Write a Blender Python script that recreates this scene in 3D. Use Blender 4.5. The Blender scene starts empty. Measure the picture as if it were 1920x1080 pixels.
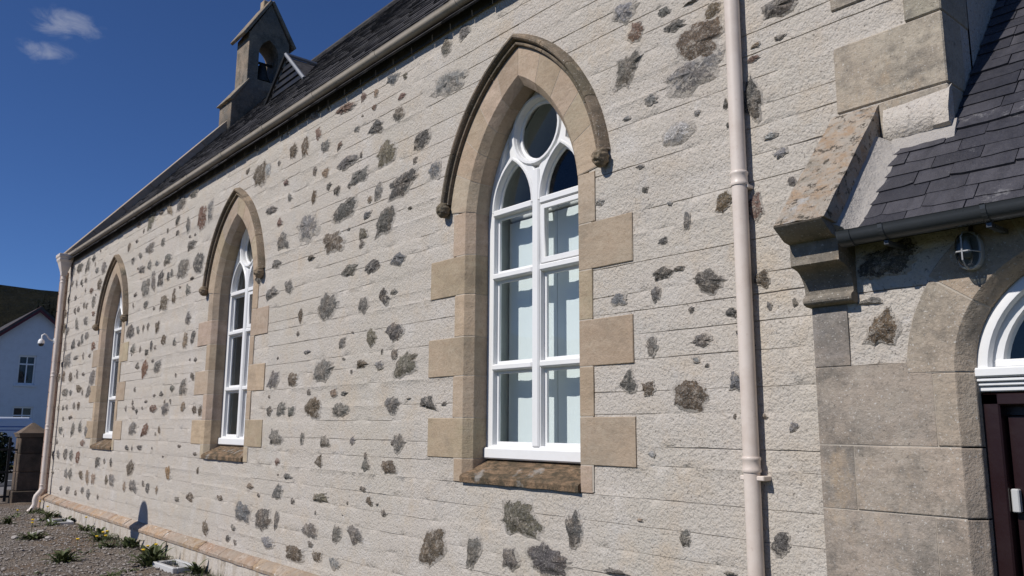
import bpy, bmesh, math, random
from mathutils import Vector, Matrix, noise
R = math.radians
scene = bpy.context.scene

# ------------------------------------------------------------------ camera
CAM = Vector((0, -3.6, 1.6))
YAW, PIT, ROL = R(49.673), R(9.718), R(.3185)
fw = Vector((-math.sin(YAW)*math.cos(PIT), math.cos(YAW)*math.cos(PIT), math.sin(PIT)))
r0 = Vector((math.cos(YAW), math.sin(YAW), 0)); u0 = r0.cross(fw)
rt = math.cos(ROL)*r0 + math.sin(ROL)*u0; up = -math.sin(ROL)*r0 + math.cos(ROL)*u0
cd = bpy.data.cameras.new('Camera'); cam = bpy.data.objects.new('Camera', cd)
scene.collection.objects.link(cam)
cam.matrix_world = Matrix(((rt.x, up.x, -fw.x, CAM.x), (rt.y, up.y, -fw.y, CAM.y), (rt.z, up.z, -fw.z, CAM.z), (0, 0, 0, 1)))
cd.sensor_width = 36; cd.lens = 36*1523.1/1920; cd.clip_end = 6000; cd.clip_start = .05
scene.camera = cam

# ------------------------------------------------------------------ sun and sky
SUN_AZ, SUN_EL = R(10.5), R(43)          # azimuth measured from the wall's outward normal, towards the far end
sdir = Vector((-math.sin(SUN_AZ)*math.cos(SUN_EL), -math.cos(SUN_AZ)*math.cos(SUN_EL), math.sin(SUN_EL)))
sl = bpy.data.lights.new('Sun', 'SUN'); sl.energy = 4.2; sl.angle = R(.53); sl.color = (1, .955, .90)
so = bpy.data.objects.new('Sun', sl); scene.collection.objects.link(so)
so.rotation_euler = (-sdir).to_track_quat('-Z', 'Y').to_euler(); so.location = sdir*40
wd = bpy.data.worlds.new('World'); scene.world = wd; wd.use_nodes = True
nt = wd.node_tree; nt.nodes.clear()
def wn(t, **k):
    n = nt.nodes.new(t)
    for a, b in k.items(): setattr(n, a, b)
    return n
sky = wn('ShaderNodeTexSky', sky_type='NISHITA', sun_disc=False, sun_elevation=SUN_EL,
         sun_rotation=math.atan2(sdir.x, sdir.y), altitude=0, air_density=.7, dust_density=0, ozone_density=10)
bg = wn('ShaderNodeBackground'); bg.inputs[1].default_value = .077
wo = wn('ShaderNodeOutputWorld')
# two small wisps of cloud in the open sky
tc = wn('ShaderNodeTexCoord')
def sky_dir(px, py): return (fw + rt*(px-960)/1523.1 + up*(540-py)/1523.1).normalized()
mask = None
for (px, py, rad, amp) in ((125, 44, .062, 1.05), (92, 98, .044, 1.12)):
    d = sky_dir(px, py)
    sb = wn('ShaderNodeVectorMath', operation='SUBTRACT'); nt.links.new(tc.outputs['Generated'], sb.inputs[0]); sb.inputs[1].default_value = d
    sc_ = wn('ShaderNodeVectorMath', operation='MULTIPLY'); nt.links.new(sb.outputs[0], sc_.inputs[0]); sc_.inputs[1].default_value = (1, .8, 1.9)
    ln = wn('ShaderNodeVectorMath', operation='LENGTH'); nt.links.new(sc_.outputs[0], ln.inputs[0])
    mr = wn('ShaderNodeMapRange', interpolation_type='SMOOTHSTEP'); nt.links.new(ln.outputs['Value'], mr.inputs[0])
    mr.inputs[1].default_value = rad; mr.inputs[2].default_value = 0; mr.inputs[3].default_value = 0; mr.inputs[4].default_value = amp
    if mask is None: mask = mr.outputs[0]
    else:
        mx = wn('ShaderNodeMath', operation='MAXIMUM'); nt.links.new(mask, mx.inputs[0]); nt.links.new(mr.outputs[0], mx.inputs[1]); mask = mx.outputs[0]
mp = wn('ShaderNodeMapping'); mp.inputs['Scale'].default_value = (26, 26, 60); nt.links.new(tc.outputs['Generated'], mp.inputs[0])
nz = wn('ShaderNodeTexNoise'); nz.inputs['Scale'].default_value = 1; nz.inputs['Detail'].default_value = 7; nz.inputs['Roughness'].default_value = .6; nz.inputs['Distortion'].default_value = .6
nt.links.new(mp.outputs[0], nz.inputs[0])
m1 = wn('ShaderNodeMath', operation='ADD'); nt.links.new(nz.outputs[0], m1.inputs[0]); m1.inputs[1].default_value = -.80
m2 = wn('ShaderNodeMath', operation='ADD'); nt.links.new(m1.outputs[0], m2.inputs[0]); 
mk = wn('ShaderNodeMath', operation='MULTIPLY'); nt.links.new(mask, mk.inputs[0]); mk.inputs[1].default_value = .62; nt.links.new(mk.outputs[0], m2.inputs[1])
m3 = wn('ShaderNodeMapRange', interpolation_type='SMOOTHSTEP'); nt.links.new(m2.outputs[0], m3.inputs[0])
m3.inputs[1].default_value = 0; m3.inputs[2].default_value = .38; m3.inputs[3].default_value = 0; m3.inputs[4].default_value = .36
m4 = wn('ShaderNodeMath', operation='MULTIPLY'); nt.links.new(m3.outputs[0], m4.inputs[0]); nt.links.new(mask, m4.inputs[1])
cm = wn('ShaderNodeMix', data_type='RGBA'); nt.links.new(m4.outputs[0], cm.inputs[0])
wb = wn('ShaderNodeMix', data_type='RGBA', blend_type='MULTIPLY'); wb.inputs[0].default_value = 1; wb.inputs[7].default_value = (.93, .99, 1.14, 1)      # cool white balance of the sky
nt.links.new(sky.outputs[0], wb.inputs[6]); nt.links.new(wb.outputs[2], cm.inputs[6]); cm.inputs[7].default_value = (7, 7.2, 8, 1)
nt.links.new(cm.outputs[2], bg.inputs[0]); nt.links.new(bg.outputs[0], wo.inputs[0])
vs = scene.view_settings; vs.view_transform = 'Standard'; vs.look = 'None'; vs.exposure = 0; vs.gamma = 1; vs.use_curve_mapping = False
scene.render.resolution_x, scene.render.resolution_y = 1024, 576

# ------------------------------------------------------------------ materials
def new_mat(name):
    m = bpy.data.materials.new(name); m.use_nodes = True; t = m.node_tree; t.nodes.clear(); return m, t
class NT:
    def __init__(s, name):
        s.m, s.t = new_mat(name)
        s.out = s.n('ShaderNodeOutputMaterial'); s.b = s.n('ShaderNodeBsdfPrincipled'); s.l(s.b.outputs[0], s.out.inputs[0])
        s.pos = s.n('ShaderNodeNewGeometry').outputs['Position']
    def n(s, t, **k):
        x = s.t.nodes.new(t)
        for a, b in k.items(): setattr(x, a, b)
        return x
    def l(s, a, b): s.t.links.new(a, b)
    def scaled(s, v):
        mp = s.n('ShaderNodeMapping'); mp.inputs['Scale'].default_value = v; s.l(s.pos, mp.inputs[0]); return mp.outputs[0]
    def noise(s, sc, det=5, rough=.6, vec=None, dist=0):
        x = s.n('ShaderNodeTexNoise'); x.inputs['Scale'].default_value = sc; x.inputs['Detail'].default_value = det
        x.inputs['Roughness'].default_value = rough; x.inputs['Distortion'].default_value = dist; s.l(vec or s.pos, x.inputs[0]); return x.outputs[0]
    def voro(s, sc, vec=None, feat='F1'):
        x = s.n('ShaderNodeTexVoronoi', feature=feat); x.inputs['Scale'].default_value = sc; s.l(vec or s.pos, x.inputs[0]); return x.outputs[0]
    def ramp(s, f, a, b, c=0., d=1.):
        x = s.n('ShaderNodeMapRange'); s.l(f, x.inputs[0]); x.inputs[1].default_value = a; x.inputs[2].default_value = b
        x.inputs[3].default_value = c; x.inputs[4].default_value = d; return x.outputs[0]
    def mix(s, f, a, b, mode='MIX'):
        x = s.n('ShaderNodeMix', data_type='RGBA', blend_type=mode)
        for i, v in ((0, f), (6, a), (7, b)):
            if hasattr(v, 'links'): s.l(v, x.inputs[i])
            else: x.inputs[i].default_value = v if i == 0 else (*v, 1)
        return x.outputs[2]
    def math(s, op, a, b=0.):
        x = s.n('ShaderNodeMath', operation=op)
        for i, v in ((0, a), (1, b)):
            if hasattr(v, 'links'): s.l(v, x.inputs[i])
            else: x.inputs[i].default_value = v
        return x.outputs[0]
    def objcol(s): return s.n('ShaderNodeObjectInfo').outputs['Color']
    def rand(s): return s.n('ShaderNodeObjectInfo').outputs['Random']
    def attr(s, nm): return s.n('ShaderNodeAttribute', attribute_name=nm).outputs['Fac']
    def done(s, col, rough=.85, bump=None, spec=.3, metal=0):
        if hasattr(col, 'links'): s.l(col, s.b.inputs['Base Color'])
        else: s.b.inputs['Base Color'].default_value = (*col, 1)
        if hasattr(rough, 'links'): s.l(rough, s.b.inputs['Roughness'])
        else: s.b.inputs['Roughness'].default_value = rough
        s.b.inputs['Specular IOR Level'].default_value = spec; s.b.inputs['Metallic'].default_value = metal
        prev = None
        for (h, st, di) in (bump or []):
            x = s.n('ShaderNodeBump'); x.inputs['Strength'].default_value = st; x.inputs['Distance'].default_value = di
            s.l(h, x.inputs['Height'])
            if prev: s.l(prev, x.inputs['Normal'])
            prev = x.outputs[0]
        if prev: s.l(prev, s.b.inputs['Normal'])
        return s.m
M = {}
def harl_colour(k):
    big = k.noise(.9, 4); mid = k.noise(5, 5, .65); fine = k.noise(45, 4, .7)
    c = k.mix(k.ramp(big, .38, .66), (.528, .482, .426), (.50, .46, .398))
    c = k.mix(k.ramp(mid, .50, .72, 0, .6), c, (.50, .43, .345))
    c = k.mix(k.ramp(k.noise(2.6, 3, .5), .56, .72, 0, .6), c, (.58, .55, .51))
    c = k.mix(k.ramp(k.noise(3.4, 5, .7), .56, .68, 0, .55), c, (.45, .43, .40))
    c = k.mix(k.ramp(k.noise(1.9, 6, .75), .54, .66, 0, .6), c, (.51, .425, .325))
    c = k.mix(k.ramp(k.noise(9, 6, .75), .60, .70, 0, .55), c, (.62, .59, .56))
    c = k.mix(k.ramp(fine, .46, .70, 0, .45), c, (.38, .33, .285))
    c = k.mix(k.ramp(k.noise(70, 3, .65), .60, .68, 0, .75), c, (.15, .128, .108))
    c = k.mix(k.ramp(k.noise(38, 5, .8), .64, .72, 0, .7), c, (.17, .15, .13))
    return c, mid, fine
k = NT('harled_wall'); c, mid, fine = harl_colour(k)
gr = k.noise(26, 3, .6); vo = k.voro(70)
M['harl'] = k.done(c, .95, [(mid, .35, .02), (gr, .58, .014), (fine, .95, .010), (vo, .4, .006), (k.noise(120, 2, .6), .55, .004)], .1)
k = NT('joint_harl'); M['joint'] = k.done(k.mix(k.noise(8), (.50, .44, .37), (.42, .365, .30)), .95, [(k.noise(60), .5, .005)], .1)  # joint backing, its own tone close to the harling
# rubble stones showing through the harling
k = NT('rubble_stone'); hc, mid, fine = harl_colour(k)
base = k.objcol(); sp = k.noise(75, 4, .8); sp2 = k.noise(150, 2, .7); mid2 = k.noise(16, 5, .7)
base = k.mix(k.ramp(k.noise(5, 4, .65), .48, .64, 0, .7), base, k.mix(.45, base, (.34, .22, .12)))
c = k.mix(k.ramp(mid2, .40, .62, 0, .75), base, k.mix(.55, base, (.02, .018, .016)))
c = k.mix(k.ramp(sp, .44, .60, 0, .7), c, (.03, .028, .026))
c = k.mix(k.ramp(sp2, .56, .68, 0, .75), c, (.50, .48, .45))
c = k.mix(k.ramp(k.noise(20, 6, .8), .53, .62, 0, .8), c, (.44, .395, .34))
rn = k.math('ADD', k.math('MULTIPLY', k.math('SUBTRACT', k.noise(14, 6, .75), .5), 2.0), k.math('MULTIPLY', k.math('SUBTRACT', k.noise(50, 4, .75), .5), .8))
rim = k.math('ADD', k.attr('rim'), rn)
rimf = k.ramp(rim, .41, .47); c = k.mix(rimf, hc, c)
M['stone'] = k.done(c, .8, [(k.noise(14, 5, .7), 1., .04), (fine, .9, .010), (k.noise(26, 3, .6), .6, .014), (sp, .8, .012), (rimf, .5, -.008)], .15)
def sandstone(name, dark, light, stain, amt, band=True):
    k = NT(name); b = k.objcol()
    w = k.noise(1, 5, .65, k.scaled((3, 3, 14)), .6)
    c = k.mix(k.ramp(w, .35, .7, 0, .55), b, dark); c = k.mix(k.ramp(k.noise(1.7, 4, .6), .40, .62, 0, .5), c, k.mix(.5, light, (.40, .26, .17)))
    c = k.mix(k.ramp(k.noise(7, 5, .7), .5, .75, 0, .5), c, light)
    c = k.mix(k.ramp(k.noise(3.2, 7, .75), .50, .68, 0, amt), c, stain)
    c = k.mix(k.ramp(k.noise(60, 3, .7), .54, .70, 0, .6), c, dark); c = k.mix(k.ramp(k.noise(22, 6, .8), .60, .70, 0, .3+amt*.5), c, stain)
    c = k.mix(k.ramp(k.voro(26), .10, .05, 0, .0 if amt < .5 else .6), c, (.55, .53, .48))
    if amt > .7:        # old lichen crust, soot and pale specks
        c = k.mix(k.ramp(k.noise(2.3, 10, .8), .52, .62, 0, .5), c, stain)
        c = k.mix(k.ramp(k.noise(4.1, 8, .75, k.scaled((1, 1, .6))), .56, .66, 0, .55), c, (.44, .33, .22))
        c = k.mix(k.ramp(k.noise(95, 3, .7), .62, .68, 0, .75), c, (.58, .56, .52)); c = k.mix(k.ramp(k.noise(48, 5, .8), .60, .68, 0, .7), c, (.07, .065, .06))
    return k.done(c, .9, [(k.noise(9, 6, .7), .5, .02), (k.noise(40, 5, .75), .5, .008), (k.noise(90, 3, .7), .5, .004), (w, .35, .008)], .15)
M['tan'] = sandstone('tan_sandstone', (.29, .215, .145), (.50, .42, .32), (.20, .165, .125), .48)
M['ashlar'] = sandstone('weathered_ashlar', (.24, .205, .165), (.46, .41, .34), (.10, .095, .085), .8)
M['hood'] = sandstone('weathered_hood_stone', (.11, .09, .066), (.28, .235, .175), (.06, .058, .046), .8)
k = NT('lichened_coping'); n1 = k.noise(11, 7, .75, None, .4); n2 = k.noise(24, 6, .75)
c = k.mix(k.ramp(n1, .40, .56), (.50, .36, .245), (.52, .46, .385)); c = k.mix(k.ramp(n2, .54, .60, 0, .95), c, (.11, .095, .075)); c = k.mix(k.ramp(k.noise(5, 5, .7), .54, .66, 0, .6), c, (.27, .235, .18))
c = k.mix(k.ramp(k.noise(8, 5, .6, k.scaled((1, 1.2, 1.4))), .58, .66, 0, .9), c, (.55, .53, .50))
M['lichen'] = k.done(c, .95, [(n1, .9, .04), (n2, .9, .02)], .1)
k = NT('mossy_sill'); n1 = k.noise(9, 6, .75, k.scaled((1.2, 3, 1)), .5); n2 = k.noise(40, 5, .7)
c = k.mix(k.ramp(n1, .40, .58), (.28, .19, .12), (.10, .08, .055)); c = k.mix(k.ramp(k.noise(6, 4), .6, .68, 0, .7), c, (.36, .34, .31))
M['sill'] = k.done(c, .95, [(n1, .9, .03), (n2, .7, .01)], .1)
k = NT('orange_plinth_stone'); n1 = k.noise(6, 6, .7); n2 = k.noise(30, 5, .7)
c = k.mix(k.ramp(n1, .40, .62, 0, .8), k.objcol(), (.43, .37, .31)); c = k.mix(k.ramp(n2, .50, .64, 0, .8), c, (.17, .13, .10)); c = k.mix(k.ramp(k.noise(1.3, 4, .7), .5, .62, 0, .7), c, (.30, .25, .20))
c = k.mix(k.ramp(k.noise(13, 3), .64, .70, 0, .9), c, (.66, .62, .55))
M['plinth'] = k.done(c, .95, [(n1, .7, .02), (n2, .7, .01)], .1)
k = NT('stained_limewash'); n1 = k.noise(1, 6, .7, k.scaled((9, 3, 2)), .3); hc, mid, fine = harl_colour(k)
c = k.mix(k.ramp(n1, .48, .68, 0, .8), hc, (.30, .24, .17)); c = k.mix(k.ramp(k.noise(7, 5, .7), .55, .7, 0, .6), c, (.2, .17, .14))
M['limewash'] = k.done(c, .95, [(mid, .6, .03), (fine, .8, .01)], .1)
k = NT('lime_mortar'); M['mortar'] = k.done(k.mix(k.noise(30), (.52, .47, .40), (.38, .33, .27)), .95, [(k.noise(80), .5, .004)], .1)
k = NT('cement_fillet'); n1 = k.noise(18, 6, .7); M['cement'] = k.done(k.mix(n1, (.46, .43, .395), (.33, .305, .28)), .95, [(n1, .9, .02), (k.noise(70), .8, .008)], .1)
k = NT('slate'); rr = k.rand(); n1 = k.noise(1, 6, .7, k.scaled((14, 5, 5))); n2 = k.noise(45, 4, .7)
c = k.mix(rr, (.034, .034, .043), (.078, .075, .086)); c = k.mix(k.ramp(n1, .42, .66, 0, .6), c, (.024, .024, .03))
c = k.mix(k.ramp(k.noise(7, 7, .8), .60, .68, 0, .6), c, (.24, .235, .235))
M['slate'] = k.done(c, k.ramp(n2, .3, .7, .36, .58), [(n1, .8, .02), (n2, .5, .006)], .4)
k = NT('old_slate'); n1 = k.noise(1, 5, .8, k.scaled((3.2, 8, 8))); rn = k.noise(1, 2, .5, k.scaled((3.5, 4.5, 4.5)))
c = k.mix(k.ramp(n1, .35, .68), (.032, .03, .032), (.085, .08, .08)); c = k.mix(k.ramp(k.noise(1.3, 5, .7), .5, .7, 0, .5), c, (.09, .085, .075))
M['oldslate'] = k.done(c, .75, [(n1, .8, .03)], .25)
def paint(name, col, rough=.45, var=.06, dirt=(.3, .27, .22), spec=.4, amt=.25):
    k = NT(name); n1 = k.noise(4, 5, .7); n2 = k.noise(40, 4, .7)
    c = k.mix(k.ramp(n1, .45, .8, 0, amt), col, dirt); c = k.mix(k.ramp(n2, .62, .75, 0, amt), c, dirt)
    return k.done(c, k.ramp(n1, .3, .7, rough-.08, rough+.12), [(n2, .25, .002), (n1, .15, .004)], spec)
M['white'] = paint('white_gloss_paint', (.79, .79, .78), .38, dirt=(.45, .42, .37), amt=.16)
M['cream'] = paint('cream_pipe_paint', (.70, .615, .545), .42, dirt=(.40, .29, .22), amt=.5)
M['gutter'] = paint('cream_gutter_paint', (.52, .455, .375), .5, dirt=(.27, .24, .17), amt=.6)
M['dark'] = paint('dark_gutter_plastic', (.05, .056, .064), .32, dirt=(.10, .10, .10), amt=.3)
M['iron'] = paint('black_iron', (.015, .015, .016), .5, dirt=(.05, .04, .03), amt=.3)
M['maroon'] = paint('maroon_door_paint', (.018, .006, .0065), .35, dirt=(.02, .01, .01), amt=.4)
M['redpaint'] = paint('dark_red_bargeboard', (.11, .022, .028), .5, dirt=(.05, .02, .02), amt=.3)
M['plastic'] = paint('pale_grey_plastic', (.50, .50, .49), .5, dirt=(.3, .28, .25), amt=.4)
M['white_render'] = paint('white_house_render', (.66, .68, .70), .9, dirt=(.45, .45, .45), spec=.1, amt=.35)
M['dark_pier'] = sandstone('dark_pier_stone', (.06, .05, .04), (.12, .10, .08), (.035, .035, .03), .6)
M['blind'] = paint('pale_blind_fabric', (.72, .765, .765), .9, dirt=(.6, .66, .66), spec=.1, amt=.2)
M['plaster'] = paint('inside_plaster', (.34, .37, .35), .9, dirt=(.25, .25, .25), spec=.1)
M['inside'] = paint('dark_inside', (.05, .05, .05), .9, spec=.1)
M['van'] = paint('white_van_paint', (.62, .66, .72), .3, spec=.5, amt=.1)
M['blue'] = paint('blue_stripe', (.05, .12, .35), .4)
M['tyre'] = paint('black_rubber', (.02, .02, .02), .85, spec=.2)
M['bronze'] = paint('bell_bronze', (.02, .019, .018), .5)
M['lead'] = paint('lead_flashing', (.22, .23, .25), .5, dirt=(.4, .4, .4), amt=.5)
M['yellow'] = paint('dandelion_yellow', (.75, .50, .02), .8, dirt=(.6, .35, .02))
M['sign_metal'] = paint('grey_sign_back', (.36, .37, .38), .45)
def glassmat(name, tint, refl=1., rough=.0):
    m, t = new_mat(name); o = t.nodes.new('ShaderNodeOutputMaterial'); mx = t.nodes.new('ShaderNodeMixShader')
    a = t.nodes.new('ShaderNodeBsdfTransparent'); a.inputs[0].default_value = (*tint, 1)
    g = t.nodes.new('ShaderNodeBsdfGlossy'); g.inputs['Roughness'].default_value = rough
    lw = t.nodes.new('ShaderNodeLayerWeight'); lw.inputs[0].default_value = .5          # same reflectance seen from either side
    pw = t.nodes.new('ShaderNodeMath'); pw.operation = 'POWER'; pw.inputs[1].default_value = 4.; t.links.new(lw.outputs['Facing'], pw.inputs[0])
    f = t.nodes.new('ShaderNodeMapRange'); f.inputs[3].default_value = .045; f.inputs[4].default_value = 1; t.links.new(pw.outputs[0], f.inputs[0])
    n = t.nodes.new('ShaderNodeTexNoise'); n.inputs['Scale'].default_value = 2.2; n.inputs['Detail'].default_value = 1
    b = t.nodes.new('ShaderNodeBump'); b.inputs['Strength'].default_value = .12; b.inputs['Distance'].default_value = .02
    ge = t.nodes.new('ShaderNodeNewGeometry'); t.links.new(ge.outputs['Position'], n.inputs[0]); t.links.new(n.outputs[0], b.inputs['Height'])
    t.links.new(b.outputs[0], g.inputs['Normal'])
    t.links.new(f.outputs[0], mx.inputs[0]); t.links.new(a.outputs[0], mx.inputs[1]); t.links.new(g.outputs[0], mx.inputs[2]); t.links.new(mx.outputs[0], o.inputs[0])
    return m
M['glass'] = glassmat('window_glass', (.93, .96, .96))
M['lampglass'] = glassmat('lamp_glass', (.45, .48, .47), rough=.12)
k = NT('gravel_ground'); v = k.voro(38); n1 = k.noise(1.2, 6, .7); n2 = k.noise(50, 5, .8)
c = k.mix(k.ramp(n1, .4, .65), (.205, .175, .15), (.275, .24, .205)); c = k.mix(k.ramp(n2, .4, .7, 0, .7), c, (.085, .068, .052))
c = k.mix(k.ramp(k.noise(.9, 6, .7), .47, .60, 0, .75), c, (.17, .12, .08))
M['gravel'] = k.done(c, .95, [(v, .8, .03), (n2, .8, .015), (n1, .6, .06)], .15)
k = NT('pebble'); M['pebble'] = k.done(k.mix(k.ramp(k.noise(30, 2, .5), .35, .65), (.13, .11, .095), (.36, .33, .30)), .9, [(k.noise(60), .5, .005)], .2)
k = NT('asphalt'); n2 = k.noise(90, 3, .7); M['asphalt'] = k.done(k.mix(k.ramp(n2, .4, .7), (.05, .05, .052), (.085, .085, .088)), .9, [(n2, .5, .004)], .2)
k = NT('pavement'); M['pavement'] = k.done(k.mix(k.noise(6), (.16, .15, .145), (.22, .21, .2)), .9, [(k.noise(60), .4, .004)], .2)
k = NT('meadow'); n1 = k.noise(.6, 6, .7); M['meadow'] = k.done(k.mix(n1, (.045, .06, .02), (.09, .085, .035)), .95, [(k.noise(9, 6, .8), .8, .06)], .1)
k = NT('hill_moor'); n1 = k.noise(.012, 8, .7); n2 = k.noise(.08, 8, .75)
c = k.mix(k.ramp(n1, .4, .6), (.011, .014, .009), (.022, .021, .013)); c = k.mix(k.ramp(n2, .45, .65, 0, .7), c, (.007, .010, .007))
M['hill'] = k.done(c, 1, [(n2, 1, 6.)], .05)
def leafmat(name, a, b):
    k = NT(name); c = k.mix(k.ramp(k.noise(14, 3), .35, .65), a, b); m = k.done(c, .6, None, .3)
    return m
M['weed'] = leafmat('weed_leaf', (.042, .06, .02), (.095, .11, .042))
M['shrub'] = leafmat('shrub_leaf', (.012, .02, .009), (.03, .042, .018))
M['conifer'] = leafmat('conifer_needles', (.008, .014, .008), (.016, .024, .012))
M['bark'] = paint('bark', (.05, .038, .028), .9, spec=.1)
M['line'] = paint('road_line_paint', (.6, .6, .58), .8)

# ------------------------------------------------------------------ mesh helpers
COL = scene.collection
class MB:
    def __init__(s): s.v = []; s.f = []
    def add(s, v, f):
        o = len(s.v); s.v += [tuple(p) for p in v]; s.f += [tuple(i+o for i in q) for q in f]; return s
    def box(s, x0, x1, y0, y1, z0, z1):
        v = [(x, y, z) for z in (z0, z1) for y in (y0, y1) for x in (x0, x1)]
        return s.add(v, [(0, 2, 3, 1), (4, 5, 7, 6), (0, 1, 5, 4), (2, 6, 7, 3), (0, 4, 6, 2), (1, 3, 7, 5)])
    def loft(s, rings, cap=True, closed=True):
        n = len(rings[0]); v = [p for r in rings for p in r]; f = []
        for i in range(len(rings)-1):
            for j in range(n if closed else n-1):
                a = i*n+j; b = i*n+(j+1) % n; f.append((a, b, b+n, a+n))
        if cap and closed: f += [tuple(range(n)), tuple(reversed(range((len(rings)-1)*n, len(rings)*n)))]
        return s.add(v, f)
    def prism(s, poly, axis, a0, a1):
        def P(p, a): return (a, p[0], p[1]) if axis == 'x' else ((p[0], a, p[1]) if axis == 'y' else (p[0], p[1], a))
        return s.loft([[P(p, a0) for p in poly], [P(p, a1) for p in poly]])
    def tube(s, path, r, n=10, cap=True):
        rings = []; path = [Vector(p) for p in path]; u = None
        for i, p in enumerate(path):
            t = (path[min(i+1, len(path)-1)]-path[max(i-1, 0)]).normalized()
            if u is None: u = t.orthogonal().normalized()
            u = (u - t*u.dot(t)).normalized(); w = t.cross(u); rad = r[i] if isinstance(r, (list, tuple)) else r
            rings.append([p + (u*math.cos(2*math.pi*j/n) + w*math.sin(2*math.pi*j/n))*rad for j in range(n)])
        return s.loft(rings, cap)
    def lathe(s, prof, c, n=16):
        return s.loft([[(c[0]+r*math.cos(2*math.pi*j/n), c[1]+r*math.sin(2*math.pi*j/n), c[2]+z) for j in range(n)] for r, z in prof])
    def build(s, name, mat, parent=None, bevel=0, smooth=None, seg=1):
        me = bpy.data.meshes.new(name); me.from_pydata(s.v, [], s.f)
        bm = bmesh.new(); bm.from_mesh(me); bmesh.ops.recalc_face_normals(bm, faces=bm.faces)
        if bevel:
            es = [e for e in bm.edges if len(e.link_faces) == 2 and e.calc_face_angle(0) > .4]
            bmesh.ops.bevel(bm, geom=es, offset=bevel, segments=seg, affect='EDGES', clamp_overlap=True)
        bm.to_mesh(me); bm.free()
        return obj(name, me, mat, parent, smooth)
def obj(name, me, mat, parent=None, smooth=None):
    o = bpy.data.objects.new(name, me); COL.objects.link(o)
    if mat: me.materials.append(M[mat] if isinstance(mat, str) else mat)
    if smooth is not None:
        me.polygons.foreach_set('use_smooth', [True]*len(me.polygons)); me.set_sharp_from_angle(angle=R(smooth))
    if parent: o.parent = parent
    return o
def thing(name, label, cat, loc=(0, 0, 0), group=None):
    o = bpy.data.objects.new(name, None); COL.objects.link(o); o.location = loc; o.empty_display_size = .2
    return tag(o, label, cat, group)
def tag(o, label=None, cat=None, group=None, kind=None):
    for a, b in (('label', label), ('category', cat), ('group', group), ('kind', kind)):
        if b: o[a] = b
    return o
def under(o, parent):          # keep world place when the thing's empty is not at the origin
    o.parent = parent; o.matrix_parent_inverse = Matrix.Translation(-parent.location); return o
def plate(outline, holes, ext, bevel, mapf, name, mat, parent=None, smooth=None):
    """flat outline with holes, thickened and with moulded edges"""
    cu = bpy.data.curves.new('outline', 'CURVE'); cu.dimensions = '2D'; cu.fill_mode = 'BOTH'; cu.extrude = max(ext-bevel, .0005); cu.bevel_depth = bevel; cu.bevel_resolution = 1; cu.offset = -bevel
    for poly in [outline]+holes:
        sp = cu.splines.new('POLY'); sp.points.add(len(poly)-1)
        for p, q in zip(sp.points, poly): p.co = (q[0], q[1], 0, 1)
        sp.use_cyclic_u = True
    o = bpy.data.objects.new('outline', cu); COL.objects.link(o)
    dg = bpy.context.evaluated_depsgraph_get(); me = bpy.data.meshes.new_from_object(o.evaluated_get(dg))
    bpy.data.objects.remove(o); bpy.data.curves.remove(cu); me.name = name; me.materials.clear()
    for v in me.vertices: v.co = mapf(*v.co)
    bm = bmesh.new(); bm.from_mesh(me); bmesh.ops.remove_doubles(bm, verts=bm.verts, dist=1e-5); bmesh.ops.recalc_face_normals(bm, faces=bm.faces); bm.to_mesh(me); bm.free()
    return obj(name, me, mat, parent, smooth)
def slab(mb, poly, y0, y1, b):
    """outline in x,z facing -y, with a chamfered front edge"""
    n = len(poly); A = [Vector(p) for p in poly]; ins = []
    ar = sum(A[i].x*A[(i+1) % n].y-A[(i+1) % n].x*A[i].y for i in range(n))
    if ar < 0: A.reverse()
    for i in range(n):
        d1 = (A[i]-A[i-1]).normalized(); d2 = (A[(i+1) % n]-A[i]).normalized()
        n1 = Vector((-d1.y, d1.x)); n2 = Vector((-d2.y, d2.x)); m = n1+n2; m = m/max(m.dot(n1), .4)
        ins.append(A[i]+m*b)
    rings = [[(p.x, y1, p.y) for p in A], [(p.x, y0+b, p.y) for p in A], [(p.x, y0, p.y) for p in ins]]
    return mb.loft(rings)
def jit(rng, c, a=.06):
    k = 1+rng.uniform(-a, a); return (c[0]*k*(1+rng.uniform(-a, a)*.3), c[1]*k, c[2]*k*(1+rng.uniform(-a, a)*.5), 1)
def face(o, d):
    me = o.data
    if me.polygons[0].normal.dot(Vector(d)) < 0: me.flip_normals()
    return o
def nz3(x, y, z): return noise.noise(Vector((x, y, z)))

# ------------------------------------------------------------------ ground and roads
def sheet(name, mat, x0, x1, y0, y1, z, nx=1, ny=1, amp=0, parent=None):
    mb = MB(); v = []; f = []
    for j in range(ny+1):
        for i in range(nx+1):
            x = x0+(x1-x0)*i/nx; y = y0+(y1-y0)*j/ny
            v.append((x, y, z+(amp*(nz3(x*1.3, y*1.3, 3)+.5*nz3(x*4, y*4, 9)) if amp else 0)))
    for j in range(ny):
        for i in range(nx):
            a = j*(nx+1)+i; f.append((a, a+1, a+nx+2, a+nx+1))
    mb.add(v, f); o = mb.build(name, mat, parent, smooth=60 if amp else None); tag(o, kind='structure'); return o
sheet('ground', 'meadow', -900, 900, -900, 900, -.16)
sheet('gravel_yard', 'gravel', -22, -7.5, -9, .6, .0, 160, 100, .035)
sheet('unseen_dark_lawn', 'meadow', -7.5, 14, -14, .6, -.005, 60, 40, .02)  # unseen dark ground, added to cut light bounced up into the wall's shadows
sheet('pavement', 'pavement', -25.2, -22, -40, 60, -.02)
sheet('road', 'asphalt', -34.5, -25.35, -60, 90, -.13)
kb = MB().box(-25.35, -25.2, -40, 60, -.2, -.015).build('kerb', 'pavement', bevel=.01); tag(kb, kind='structure')
ml = sheet('road_marking', 'line', -30.05, -29.9, -40, 60, -.125)
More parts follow.
